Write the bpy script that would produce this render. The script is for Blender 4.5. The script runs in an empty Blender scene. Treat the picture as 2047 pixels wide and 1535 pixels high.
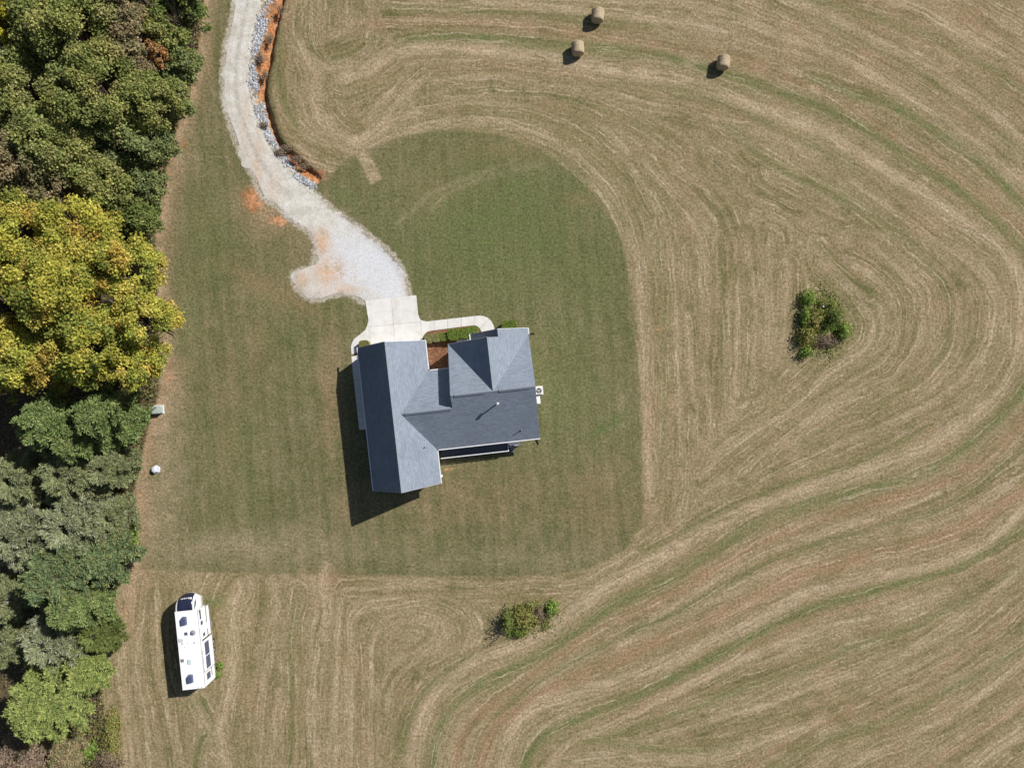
import bpy, bmesh, math, random
import numpy as np
from mathutils import Vector, Matrix, noise as mnoise
R = math.radians
random.seed(7); rng = np.random.default_rng(7)
sc = bpy.context.scene
COL = sc.collection

# ------------------------------------------------------------------ camera, sky, sun, exposure
CAM_H = 82.0
S = 0.06                                   # metres on the ground for one photo pixel
cam_d = bpy.data.cameras.new('camera'); cam = bpy.data.objects.new('camera', cam_d); COL.objects.link(cam)
cam.location = (0, 0, CAM_H); cam.rotation_euler = (0, 0, 0)
cam_d.sensor_width = 36; cam_d.sensor_fit = 'HORIZONTAL'
cam_d.angle = 2 * math.atan(1023.5 * S / CAM_H); cam_d.clip_start = 1; cam_d.clip_end = 3000
sc.camera = cam
SUN_EL = R(39.7); SUN_H = (0.8066, 0.591)  # sun stands up-right in the picture
w = bpy.data.worlds.new('World'); sc.world = w; w.use_nodes = True
nt = w.node_tree; bg = nt.nodes['Background']
sky = nt.nodes.new('ShaderNodeTexSky'); sky.sky_type = 'NISHITA'; sky.sun_disc = False
sky.sun_elevation = SUN_EL; sky.sun_rotation = math.atan2(SUN_H[0], SUN_H[1])
nt.links.new(sky.outputs[0], bg.inputs[0]); bg.inputs[1].default_value = 0.062
sd = bpy.data.lights.new('sun', 'SUN'); sd.energy = 5.0; sd.angle = R(0.5); sd.color = (1.0, 0.97, 0.925)
so = bpy.data.objects.new('sun', sd); COL.objects.link(so); so.location = (60, 45, 60)
sv = Vector((SUN_H[0] * math.cos(SUN_EL), SUN_H[1] * math.cos(SUN_EL), math.sin(SUN_EL)))
so.rotation_euler = sv.to_track_quat('Z', 'Y').to_euler()
sc.view_settings.view_transform = 'Standard'; sc.view_settings.look = 'None'
sc.view_settings.exposure = 0.16; sc.view_settings.gamma = 1.0; sc.view_settings.use_curve_mapping = False

def P(px, py, z=0.0):
    """photo pixel -> world x, y of the point standing at height z"""
    k = S * (1 - z / CAM_H)
    return ((px - 1023.5) * k, (767.5 - py) * k)

# ------------------------------------------------------------------ node helpers
class NT:
    def __init__(s, name):
        s.m = bpy.data.materials.new(name); s.m.use_nodes = True; s.t = s.m.node_tree
        s.b = s.t.nodes['Principled BSDF']; s.out = s.t.nodes['Material Output']
        s.b.inputs['Specular IOR Level'].default_value = 0.25
    def n(s, typ, **kw):
        nd = s.t.nodes.new('ShaderNode' + typ)
        for k, v in kw.items(): setattr(nd, k, v)
        return nd
    def put(s, sock, v):
        if isinstance(v, bpy.types.NodeSocket): s.t.links.new(v, sock)
        elif isinstance(v, (tuple, list)) and len(v) == 3 and sock.type == 'RGBA': sock.default_value = (*v, 1)
        else: sock.default_value = v
    def math(s, op, a, b=0.0, c=0.0, clamp=False):
        nd = s.n('Math', operation=op, use_clamp=clamp)
        s.put(nd.inputs[0], a); s.put(nd.inputs[1], b); s.put(nd.inputs[2], c); return nd.outputs[0]
    def mix(s, f, a, b, mode='MIX'):
        nd = s.n('Mix', data_type='RGBA', blend_type=mode); nd.clamp_factor = True
        s.put(nd.inputs[0], f); s.put(nd.inputs[6], a); s.put(nd.inputs[7], b); return nd.outputs[2]
    def noise(s, vec, scale, detail=3, rough=0.6):
        nd = s.n('TexNoise'); s.put(nd.inputs['Vector'], vec); nd.inputs['Scale'].default_value = scale
        nd.inputs['Detail'].default_value = detail; nd.inputs['Roughness'].default_value = rough
        return nd.outputs[0]
    def smooth(s, v, lo, hi, a=0.0, b=1.0):
        nd = s.n('MapRange', interpolation_type='SMOOTHSTEP'); s.put(nd.inputs[0], v)
        for i, x in enumerate((lo, hi, a, b)): nd.inputs[i + 1].default_value = x
        return nd.outputs[0]
    def lin(s, v, lo, hi, a, b):
        nd = s.n('MapRange'); s.put(nd.inputs[0], v)
        for i, x in enumerate((lo, hi, a, b)): nd.inputs[i + 1].default_value = x
        return nd.outputs[0]
    def ramp(s, v, stops):
        nd = s.n('ValToRGB'); s.put(nd.inputs[0], v); e = nd.color_ramp.elements
        while len(e) < len(stops): e.new(0.5)
        for el, (p, c) in zip(e, stops): el.position = p; el.color = (*c, 1)
        return nd.outputs[0]
    def attr(s, name): return s.n('Attribute', attribute_name=name)
    def pos(s): return s.n('NewGeometry').outputs['Position']
    def obj(s): return s.n('TexCoord').outputs['Object']
    def sep(s, v):
        nd = s.n('SeparateXYZ'); s.put(nd.inputs[0], v); return nd.outputs
    def sepc(s, v):
        nd = s.n('SeparateColor'); s.put(nd.inputs[0], v); return nd.outputs
    def comb(s, x, y, z):
        nd = s.n('CombineXYZ'); s.put(nd.inputs[0], x); s.put(nd.inputs[1], y); s.put(nd.inputs[2], z); return nd.outputs[0]
    def bump(s, h, dist, strength=1.0):
        nd = s.n('Bump'); nd.inputs['Strength'].default_value = strength; nd.inputs['Distance'].default_value = dist
        s.put(nd.inputs['Height'], h); s.t.links.new(nd.outputs[0], s.b.inputs['Normal'])
    def color(s, c): s.put(s.b.inputs['Base Color'], c)
    def rough(s, r): s.put(s.b.inputs['Roughness'], r)

def simple(name, col, rough=0.6, var=0.12, scale=4.0, metal=0.0, bump=0.0, spec=0.25):
    """plain paint / plastic / metal with mottled wear"""
    k = NT(name); v = k.noise(k.obj(), scale, 4, 0.65)
    k.color(k.mix(1.0, col, k.ramp(v, [(0.25, (1 - var * 2.2,) * 3), (0.75, (1 + var,) * 3)]), 'MULTIPLY'))
    k.rough(rough); k.b.inputs['Metallic'].default_value = metal; k.b.inputs['Specular IOR Level'].default_value = spec
    if bump: k.bump(v, bump)
    return k.m

M = {}
# ------------------------------------------------------------------ mesh helpers
def tag(o, label=None, cat=None, group=None, kind=None):
    for k, v in (('label', label), ('category', cat), ('group', group), ('kind', kind)):
        if v: o[k] = v
    return o

def empty(name, loc=(0, 0, 0), rz=0.0):
    o = bpy.data.objects.new(name, None); o.empty_display_size = 0.3
    o.location = loc; o.rotation_euler = (0, 0, rz); COL.objects.link(o); return o

def link(name, me, mat=None, parent=None, loc=None):
    o = bpy.data.objects.new(name, me)
    if mat is not None and not me.materials: me.materials.append(mat)
    COL.objects.link(o)
    if parent is not None: o.parent = parent
    if loc is not None: o.location = loc
    return o

def from_np(name, verts, nper, cols=None, mat=None, parent=None, smooth=False):
    """verts (N,3) holding consecutive faces of nper corners each"""
    n = len(verts); me = bpy.data.meshes.new(name)
    me.vertices.add(n); me.vertices.foreach_set('co', np.asarray(verts, np.float32).ravel())
    me.loops.add(n); me.loops.foreach_set('vertex_index', np.arange(n, dtype=np.int32))
    me.polygons.add(n // nper); me.polygons.foreach_set('loop_start', np.arange(0, n, nper, dtype=np.int32))
    me.update(calc_edges=True)
    if cols is not None:
        a = me.color_attributes.new('col', 'FLOAT_COLOR', 'POINT')
        c = np.ones((n, 4), np.float32); c[:, :3] = np.clip(cols, 0.002, 1); a.data.foreach_set('color', c.ravel())
    if smooth: me.polygons.foreach_set('use_smooth', np.ones(n // nper, bool))
    return link(name, me, mat, parent)

class MB:
    """collects shapes into ONE mesh"""
    def __init__(s): s.bm = bmesh.new()
    def poly(s, pts): 
        return s.bm.faces.new([s.bm.verts.new(p) for p in pts])
    def box(s, c, d, rz=0.0, rx=0.0, ry=0.0):
        m = Matrix.Translation(c) @ Matrix.Rotation(rz, 4, 'Z') @ Matrix.Rotation(ry, 4, 'Y') @ Matrix.Rotation(rx, 4, 'X') @ Matrix.Diagonal((d[0], d[1], d[2], 1))
        bmesh.ops.create_cube(s.bm, size=1.0, matrix=m); return s
    def span(s, a, b): 
        return s.box([(x + y) / 2 for x, y in zip(a, b)], [abs(y - x) for x, y in zip(a, b)])
    def prism(s, top, bot):
        """closed solid between two matching rings"""
        a = [s.bm.verts.new(p) for p in top]; b = [s.bm.verts.new(p) for p in bot]; n = len(a)
        s.bm.faces.new(a); s.bm.faces.new(b[::-1])
        for i in range(n): s.bm.faces.new((a[i], b[i], b[(i + 1) % n], a[(i + 1) % n]))
        return s
    def tube(s, pts, radii, seg=8, cap=True):
        rings = []
        for i, p in enumerate(pts):
            p = Vector(p); q = Vector(pts[min(i + 1, len(pts) - 1)]) - Vector(pts[max(i - 1, 0)])
            q = q.normalized() if q.length > 1e-6 else Vector((0, 0, 1))
            a = q.orthogonal().normalized(); b = q.cross(a); r = radii[i] if hasattr(radii, '__len__') else radii
            rings.append([s.bm.verts.new(p + (a * math.cos(t) + b * math.sin(t)) * r) for t in [2 * math.pi * k / seg for k in range(seg)]])
        for u, v in zip(rings, rings[1:]):
            for k in range(seg):
                try: s.bm.faces.new((u[k], u[(k + 1) % seg], v[(k + 1) % seg], v[k]))
                except ValueError: pass
        if cap: s.bm.faces.new(rings[0][::-1]); s.bm.faces.new(rings[-1])
        return s
    def lathe(s, prof, seg=20, c=(0, 0, 0)):
        rings = [[s.bm.verts.new((c[0] + r * math.cos(2 * math.pi * k / seg), c[1] + r * math.sin(2 * math.pi * k / seg), c[2] + z)) for k in range(seg)] for r, z in prof]
        for u, v in zip(rings, rings[1:]):
            for k in range(seg): s.bm.faces.new((u[k], u[(k + 1) % seg], v[(k + 1) % seg], v[k]))
        s.bm.faces.new(rings[0][::-1]); s.bm.faces.new(rings[-1]); return s
    def build(s, name, mat, parent=None, bevel=0.0, smooth=False, loc=None):
        bmesh.ops.recalc_face_normals(s.bm, faces=s.bm.faces)
        if bevel: bmesh.ops.bevel(s.bm, geom=list(s.bm.edges), offset=bevel, segments=2, affect='EDGES', profile=0.6, clamp_overlap=True)
        me = bpy.data.meshes.new(name); s.bm.to_mesh(me); s.bm.free()
        if smooth: me.polygons.foreach_set('use_smooth', [True] * len(me.polygons))
        return link(name, me, mat, parent, loc)

def catmull(pts, step=2.0):
    """smooth, resample (world metres)"""
    p = [np.array(q, float) for q in pts]; p = [2 * p[0] - p[1]] + p + [2 * p[-1] - p[-2]]; out = []
    for i in range(1, len(p) - 2):
        n = max(2, int(np.linalg.norm(p[i + 1] - p[i]) / step))
        for k in range(n):
            t = k / n
            out.append(0.5 * (2 * p[i] + (p[i + 1] - p[i - 1]) * t + (2 * p[i - 1] - 5 * p[i] + 4 * p[i + 1] - p[i + 2]) * t * t + (3 * p[i] - p[i - 1] - 3 * p[i + 1] + p[i + 2]) * t ** 3))
    out.append(p[-2]); return np.array(out)

# ------------------------------------------------------------------ GROUND: one sheet, masks worked out per vertex
X0, X1, Y0, Y1, G = -78.0, 78.0, -60.0, 60.0, 0.3
nx, ny = int((X1 - X0) / G) + 1, int((Y1 - Y0) / G) + 1
gx, gy = np.meshgrid(np.linspace(X0, X1, nx), np.linspace(Y0, Y1, ny))
A = {k: np.zeros_like(gx) for k in ('tan', 'green', 'red', 'clay', 'litter', 'dust')}
SD = np.full_like(gx, 14.0); SN = np.full_like(gx, 0.0)

def windows(a, b, m):
    i0 = max(0, int((min(a[0], b[0]) - m - X0) / G)); i1 = min(nx, int((max(a[0], b[0]) + m - X0) / G) + 2)
    j0 = max(0, int((min(a[1], b[1]) - m - Y0) / G)); j1 = min(ny, int((max(a[1], b[1]) + m - Y0) / G) + 2)
    return (slice(j0, j1), slice(i0, i1)) if i1 > i0 and j1 > j0 else None

def seg_dist(sl, a, b):
    x, y = gx[sl], gy[sl]; d = b - a; L2 = max(d @ d, 1e-9)
    t = np.clip(((x - a[0]) * d[0] + (y - a[1]) * d[1]) / L2, 0, 1)
    ex, ey = x - a[0] - t * d[0], y - a[1] - t * d[1]
    return np.hypot(ex, ey), np.sign(d[0] * ey - d[1] * ex)

def dist_to(pts, m=14.0):
    D = np.full_like(gx, m); 
    for a, b in zip(pts, pts[1:]):
        sl = windows(a, b, m)
        if sl: D[sl] = np.minimum(D[sl], seg_dist(sl, a, b)[0])
    return D

GUIDES = []
def guide(kind, width, strength, pts):
    gid = len(GUIDES); c = catmull([P(*q) for q in pts], 2.0); GUIDES.append(c)
    D = np.full_like(gx, 14.0)
    for a, b in zip(c, c[1:]):
        sl = windows(a, b, 14.0)
        if not sl: continue
        d, sg = seg_dist(sl, a, b)
        D[sl] = np.minimum(D[sl], d)
        up = d < SD[sl]; SD[sl] = np.where(up, d, SD[sl]); SN[sl] = np.where(up, d * sg + gid * 7.3, SN[sl])
    if strength:
        width *= .82; A[kind][:] = np.maximum(A[kind], strength * np.exp(-(D / width) ** 2))

T, GR_, RD = 'tan', 'green', 'red'
guide(T, 0.9, .95, [(690,158),(740,138),(780,112),(830,97),(900,97),(1000,105),(1100,118),(1200,138),(1365,161),(1490,207),(1614,252),(1717,306),(1820,372),(1903,426),(1965,470),(2027,524),(2042,586),(2040,690),(2007,772),(1945,830),(1862,886),(1820,907),(1696,949),(1552,999),(1469,1032),(1365,1085),(1283,1131),(1205,1176),(1154,1220),(1103,1257),(1018,1298),(934,1332),(875,1382),(842,1437),(829,1500),(825,1560)])
guide(GR_, 0.9, .85, [(800,82),(870,75),(1000,80),(1100,92),(1200,97),(1324,112),(1456,153),(1572,190),(1676,232),(1759,277),(1841,331),(1924,385),(1986,439),(2044,496),(2085,570),(2090,680),(2060,760),(2007,825),(1924,899),(1820,953),(1696,986),(1593,1015),(1510,1048),(1407,1114),(1324,1164),(1241,1201),(1205,1227),(1137,1274),(1068,1319),(990,1350),(934,1385),(892,1430),(868,1500),(862,1560)])
guide(T, .6, .8, [(1560,-10),(1634,21),(1738,74),(1821,116),(1903,166),(1986,228),(2047,281),(2120,350)])
guide(T, .9, .6, [(1400,25),(1469,41),(1572,79),(1676,112),(1779,166),(1883,232),(1966,298),(2044,360),(2110,420)])
guide(GR_, .8, .8, [(1620,155),(1697,186),(1779,211),(1862,257),(1945,314),(2007,372),(2060,424)])
guide(RD, .9, .7, [(1450,112),(1552,145),(1655,186),(1738,240),(1821,298),(1903,352),(1986,414),(2060,480)])
guide(RD, .9, .7, [(740,50),(900,45),(1050,52),(1200,75),(1350,100),(1450,112)])
guide(T, .6, .7, [(950,2),(1050,12),(1200,25),(1300,40),(1450,66)])
guide(GR_, .6, .55, [(770,18),(900,20),(1050,28),(1200,45),(1300,55)])
guide(T, .35, .6, [(900,-8),(1200,-4),(1400,10),(1560,60),(1700,130)])
guide(GR_, .6, .55, [(1600,0),(1700,20),(1850,70),(1950,120),(2060,190)])
guide(T, .8, .6, [(1750,-10),(1860,30),(1960,90),(2060,150)])
guide(GR_, .5, .5, [(1640,40),(1740,92),(1830,140),(1910,200),(1990,262),(2060,320)])
guide(GR_, .8, .5, [(1230,165),(1324,174),(1428,199),(1531,244),(1620,290),(1720,340)])
guide(T, .35, .6, [(868,161),(985,154),(1087,168),(1190,181),(1290,205),(1400,228),(1520,262),(1640,310)])
guide(GR_, .9, .6, [(1450,250),(1552,331),(1655,381),(1740,430),(1830,490)])
guide(T, .3, .8, [(1540,340),(1585,364),(1640,392),(1690,421)])
guide(T, .35, .6, [(1600,300),(1676,339),(1740,385),(1800,434),(1880,490),(1950,540),(1985,600),(1980,680),(1930,750),(1850,810),(1740,860),(1620,910),(1520,960)])
guide(T, .3, .5, [(1430,250),(1520,300),(1600,350)])
guide(T, .4, .6, [(1260,330),(1310,400),(1335,470),(1348,600),(1356,760),(1362,950),(1350,1040)])
guide(T, .3, .55, [(1290,330),(1350,400),(1398,470),(1410,560),(1416,650),(1412,760),(1420,880)])
guide(T, .3, .7, [(1372,630),(1380,720),(1388,800)])
guide(T, .35, .65, [(1340,330),(1420,390),(1462,460),(1474,560),(1474,680),(1470,790)])
guide(T, .3, .55, [(1490,470),(1505,570),(1507,680),(1500,770)])
guide(T, .28, .7, [(1574,530),(1572,600),(1568,690)])
guide(T, .3, .5, [(1535,480),(1541,600),(1538,720)])
guide(GR_, .4, .5, [(1315,480),(1325,640),(1330,800),(1320,950)])
guide(GR_, .35, .4, [(1440,480),(1445,650),(1440,820)])
guide(RD, .5, .5, [(1300,690),(1297,760),(1302,850),(1308,920)])
guide(T, .5, .8, [(1640,520),(1690,570),(1730,612),(1746,645),(1738,682),(1712,712),(1650,755),(1580,815),(1530,850),(1481,885),(1440,915),(1399,949)])
guide(GR_, .35, .5, [(1640,490),(1700,555),(1740,590)])
guide(T, .3, .5, [(1700,520),(1780,580),(1800,640),(1780,700),(1720,750),(1640,800),(1560,850)])
guide(T, .35, .6, [(1740,490),(1810,550),(1840,590),(1845,640),(1838,690),(1800,740),(1779,760),(1696,789),(1614,839),(1552,888),(1480,950)])
guide(GR_, .4, .4, [(1780,470),(1880,560),(1900,640),(1880,710),(1820,770),(1720,820),(1620,870)])
guide(T, .3, .5, [(1850,480),(1930,570),(1945,640),(1920,720),(1860,780)])
guide(GR_, .5, .5, [(1860,850),(1760,905),(1650,945),(1540,980),(1440,1020),(1340,1075),(1290,1100)])
guide(RD, .8, .9, [(2110,780),(2047,841),(1965,924),(1862,974),(1738,1007),(1614,1048),(1510,1090),(1407,1152),(1283,1218),(1200,1251),(1103,1319),(1034,1367),(960,1425),(922,1480),(905,1560)])
guide(T, .3, .8, [(1880,985),(1759,1032),(1593,1081),(1498,1119),(1400,1180),(1300,1240)])
guide(GR_, .5, .5, [(2047,900),(1900,1010),(1759,1050),(1593,1101),(1480,1150),(1390,1205),(1260,1265),(1150,1320),(1060,1375),(990,1430)])
guide(T, .6, .6, [(2060,940),(1950,1010),(1850,1050),(1720,1085),(1600,1120),(1500,1160),(1380,1225),(1240,1290)])
guide(RD, 1.1, 1.0, [(2080,960),(1990,1015),(1903,1065),(1738,1110),(1593,1152),(1490,1205),(1386,1251),(1241,1315),(1103,1377),(1034,1418),(980,1470),(955,1560)])
guide(T, .9, .9, [(2080,990),(2047,1015),(1965,1090),(1862,1131),(1696,1164),(1593,1193),(1510,1243),(1407,1288),(1291,1346),(1171,1380),(1068,1415),(1015,1470),(1000,1560)])
guide(GR_, .8, .95, [(2090,1030),(2047,1056),(1924,1127),(1800,1164),(1655,1205),(1552,1247),(1427,1313),(1308,1374),(1239,1404),(1137,1445),(1085,1469),(1055,1510),(1042,1560)])
guide(T, .5, .8, [(1900,1180),(1767,1226),(1655,1251),(1531,1297),(1448,1334),(1376,1374),(1291,1415),(1205,1456),(1137,1485),(1095,1535)])
guide(RD, .6, .6, [(1820,1185),(1655,1230),(1540,1270),(1430,1340),(1310,1400),(1200,1450)])
guide(GR_, .6, .6, [(2070,1120),(1950,1190),(1821,1255),(1696,1297),(1614,1334),(1500,1370),(1400,1410),(1280,1450),(1200,1480)])
guide(T, .4, .7, [(2080,1105),(1965,1197),(1862,1272),(1779,1317),(1690,1350),(1560,1400),(1420,1440),(1300,1480)])
guide(RD, .6, .6, [(2080,1190),(1950,1290),(1850,1350),(1700,1420),(1560,1490),(1470,1550)])
guide(GR_, .6, .6, [(2080,1270),(1950,1350),(1800,1430),(1650,1480),(1540,1540)])
guide(T, .6, .7, [(2080,1300),(1900,1430),(1750,1500),(1670,1550)])
guide(RD, .6, .7, [(2080,1380),(1900,1500),(1820,1560)])
guide(T, .5, .6, [(2080,1450),(1980,1510),(1920,1560)])
guide(GR_, .6, .7, [(1090,1482),(1180,1478),(1280,1492),(1400,1502),(1480,1490)])
guide(T, .9, .7, [(1110,1525),(1200,1512),(1300,1515),(1420,1512),(1540,1475),(1640,1440)])
guide(T, .35, .5, [(1640,1345),(1540,1385),(1430,1425)])
# lower left rows
guide(T, .75, .9, [(655,1130),(644,1172),(653,1227),(640,1290),(632,1332),(627,1416),(634,1540)])
guide(T, .35, .6, [(552,1165),(556,1219),(540,1290),(528,1350),(523,1416),(515,1540)])
guide(T, .9, .8, [(480,1172),(459,1227),(468,1290),(459,1374),(440,1458),(458,1550)])
guide(T, .35, .7, [(558,1380),(552,1437),(540,1550)])
guide(T, .3, .6, [(680,1200),(674,1290),(670,1458),(668,1540)])
guide(T, .3, .6, [(703,1530),(703,1400),(707,1256),(716,1231),(749,1214),(800,1205),(850,1200),(900,1212),(935,1240),(940,1270),(915,1300),(860,1330)])
guide(T, .3, .5, [(741,1530),(741,1400),(742,1300),(760,1255),(800,1235),(850,1232),(885,1250),(880,1280),(840,1310)])
guide(T, .3, .5, [(770,1500),(780,1390),(795,1361),(825,1328),(850,1312)])
guide(GR_, .7, .6, [(800,1500),(816,1437),(845,1385),(892,1340),(940,1310)])
guide(GR_, .4, .6, [(598,1180),(581,1307),(585,1374),(578,1530)])
guide(RD, .6, .5, [(720,1290),(724,1400),(722,1530)])
guide(T, .5, .6, [(235,1170),(245,1248),(250,1380),(262,1550)])
guide(T, .4, .6, [(285,1160),(279,1206),(272,1330),(300,1480),(312,1550)])
guide(T, .4, .4, [(310,1190),(318,1330),(345,1480),(352,1550)])
guide(T, .3, .8, [(385,1392),(400,1425),(420,1465),(436,1500)])
guide(GR_, .6, .7, [(405,1400),(425,1450),(400,1480),(390,1540)])
guide(T, .4, .4, [(690,1180),(760,1175),(900,1172),(1050,1168),(1180,1160),(1270,1110)])
# upper left loops
guide(T, .7, .7, [(612,-10),(606,68),(619,113),(653,133),(700,128)])
guide(T, .35, .6, [(585,200),(598,240),(625,270),(667,291),(700,297)])
guide(T, 1.1, .8, [(600,90),(625,147),(632,205),(660,256),(704,284),(731,277),(780,246),(830,225)])
guide(T, .35, .6, [(684,161),(745,140),(786,113)])
guide(T, .5, .5, [(750,262),(790,215),(824,178),(860,150)])
guide(T, .3, .5, [(745,-10),(742,50),(735,90),(700,125)])
guide(GR_, .6, .5, [(560,60),(556,140),(565,200),(590,250)])
guide(GR_, .6, .5, [(670,118),(720,100),(745,75)])
guide(RD, .7, .4, [(870,138),(1000,132),(1100,142),(1210,158),(1330,185)])
guide(GR_, .5, .35, [(900,190),(1050,185),(1180,210),(1280,250),(1360,310)])
guide(T, .35, .35, [(830,225),(950,205),(1060,215),(1160,255),(1250,330),(1310,420)])
guide(T, .7, .7, [(740,290),(830,256),(900,243),(980,243),(1060,262),(1150,308),(1215,368),(1250,425),(1268,490),(1278,590),(1287,700),(1293,850),(1298,985)])
# faint curves across the lawn
guide(T, .4, .35, [(790,450),(840,405),(880,378),(950,350),(1030,322)])
guide(T, .5, .30, [(860,420),(900,385),(990,348),(1080,330)])

LAWN = [(735,298),(800,273),(870,261),(940,262),(1010,274),(1080,300),(1140,343),(1190,394),(1225,445),(1250,510),(1262,580),(1272,680),(1280,780),(1284,900),(1290,985),(1281,1045),(1250,1098),(1190,1133),(1120,1149),(950,1152),(680,1149),(500,1146),(290,1138),(-400,1140),(-400,-400),(560,-400),(563,0),(556,100),(545,180),(560,255),(600,318),(650,362),(690,322)]
def poly_mask(pix, soft):
    pts = np.array([P(*q) for q in pix]); inside = np.zeros(gx.shape, bool)
    for (ax, ay), (bx_, by_) in zip(pts, np.roll(pts, -1, 0)):
        c = ((ay > gy) != (by_ > gy)) & (gx < (bx_ - ax) * (gy - ay) / (by_ - ay + 1e-12) + ax); inside ^= c
    d = dist_to(np.vstack([pts, pts[:1]]), soft * 3 + 1)
    return np.clip(0.5 + np.where(inside, d, -d) / (2 * soft), 0, 1)
lawn = poly_mask(LAWN, 0.8)
lawn_soft = poly_mask(LAWN, 4)
def blob(kind, px, py, rx, ry, s, rot=0.0):
    cx, cy = P(px, py); dx, dy = gx - cx, gy - cy; c, n = math.cos(R(rot)), math.sin(R(rot))
    u, v = (dx * c + dy * n) / (rx * S), (-dx * n + dy * c) / (ry * S)
    A[kind][:] = np.maximum(A[kind], s * np.exp(-(u * u + v * v)))
def patch(kind, pix, s, soft=0.35): A[kind][:] = np.maximum(A[kind], s * poly_mask(pix, soft))
# lawn tones
for b in [('green',1000,450,210,170,1.0),('green',830,500,60,60,.6),('green',900,580,110,40,.75),('green',900,300,60,25,.5),('green',1150,560,90,190,.6),('green',1130,800,120,120,.5),
          ('green',690,395,30,18,.9,-40),('green',780,640,60,30,.3),('green',560,600,90,150,.35),('green',420,470,60,100,.5),('green',375,640,30,120,.5),('green',470,900,60,160,.4),
          ('green',1215,850,60,14,1.2,35),('green',1110,790,22,14,1.2),('green',1100,850,40,40,.7),('green',905,580,25,10,.9,20),('green',660,610,40,30,.5),
          ('tan',330,830,40,190,.75),('tan',320,1040,50,130,.6),('tan',500,1090,200,35,.55),('tan',1000,1120,260,25,.25),('tan',360,300,30,60,.55),
          ('red',330,760,45,60,.75),('red',560,585,110,28,.75,-28),('red',590,500,60,60,.3),('red',660,770,22,120,.6),('red',690,1000,20,80,.4),('red',520,690,30,90,.35),('red',455,850,25,150,.35),
          ('red',930,990,200,60,.35),('red',1190,1000,80,70,.45),('red',1000,300,120,25,.45),('red',870,375,50,40,.35),('red',1158,400,30,14,.6),
          ('clay',505,400,26,34,.80,20),('clay',558,440,24,16,.75),('red',530,430,60,45,.8,-35),('tan',520,420,50,40,.5,-35),('clay',895,938,10,5,.7),('clay',700,300,40,16,.22),('clay',640,350,12,16,.7),
          ('clay',410,10,4,60,.5),('clay',395,120,6,40,.4),('clay',365,290,22,30,.45,30),('clay',340,240,8,40,.3),('clay',322,500,6,60,.35),('clay',337,745,10,45,.5),
          ('clay',1317,660,13,12,.45),('clay',1328,993,10,9,.45),('clay',1888,1138,11,9,.4),('red',660,1160,40,30,.7),
          ('green',425,1200,32,16,.9),('green',400,1405,30,12,.75),('clay',432,1320,7,30,.35),('green',1000,1360,60,20,.6,30),('green',1050,1240,70,40,.35),('green',1650,660,70,80,.35),
          ('tan',1300,30,60,10,.4),('tan',1275,32,14,14,.7),('tan',1383,122,14,14,.6),('tan',1960,90,30,16,.6),('tan',800,85,18,8,.6),
          ('green',1240,110,60,12,.5),('green',1480,180,40,14,.5),('dust',1750,650,200,160,.5),('dust',1000,230,300,60,.5),('red',1860,60,240,120,.4),('red',1600,100,200,60,.35),('red',1750,1150,300,60,.3,20)]:
    blob(*b)
lawn = lawn * (1 - poly_mask([(714,311),(731,300),(750,328),(764,359),(740,369),(726,337)], .25))
patch('tan', [(714,311),(731,300),(750,328),(764,359),(740,369),(726,337)], 1.0, .25)
patch('litter', [(-500,-400),(420,-400),(408,0),(390,150),(345,290),(310,450),(318,640),(318,780),(290,880),(262,1010),(258,1120),(215,1230),(200,1330),(210,1450),(235,1560),(200,1800),(-500,1800)], 1.0, .5)
BED = [(841,690),(845,674),(849.4,667.5),(861.9,661.3),(947.9,650.3),(957.3,655),(962.7,664.4),(966,690)]
patch('dust', [(849,700),(900,690),(905,745),(852,745)], 0)

# gravel spilling onto the grass along the drive
LE = [(478,-70),(470.5,0),(460,61),(450,113),(446,170),(452,222),(468.5,267),(485,315),(509,355.5),(525,392),(553,412),(581.6,440),(614,460.6),(629,481),(631,505),(631,529),(612,540),(588,545),(592,573),(613,593),(640,597),(670.5,587),(703,589),(731,605)]
RE = [(540,-70),(525,0),(510,61),(501,121),(499,170),(508,214),(518,246),(534,280),(556,313),(580,343),(604,368),(632,391),(660,418),(690,436),(712,452),(728,465),(743,477),(760,490),(775,503),(788,517),(798,531),(805,548),(812,570),(820,594)]
A['dust'][:] = 0
for ed in (LE, RE): A['dust'] = np.maximum(A['dust'], np.exp(-(dist_to(catmull([P(*q) for q in ed], 1.0), 4) / .75) ** 2))
WEDGE = catmull([P(*q) for q in [(414,-60),(409,20),(402,90),(392,150),(372,220),(350,290),(335,370),(322,450),(318,540),(325,660),(330,760),(306,850),(288,930),(278,1010),(272,1100),(262,1180),(240,1260)]], 1.0)
dw = dist_to(WEDGE, 6); A['tan'] = np.maximum(A['tan'], .8 * np.exp(-(dw / 1.0) ** 2)); A['red'] = np.maximum(A['red'], .8 * np.exp(-(dw / 1.5) ** 2)); A['clay'] = np.maximum(A['clay'], .36 * np.exp(-(dw / .45) ** 2))
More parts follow.
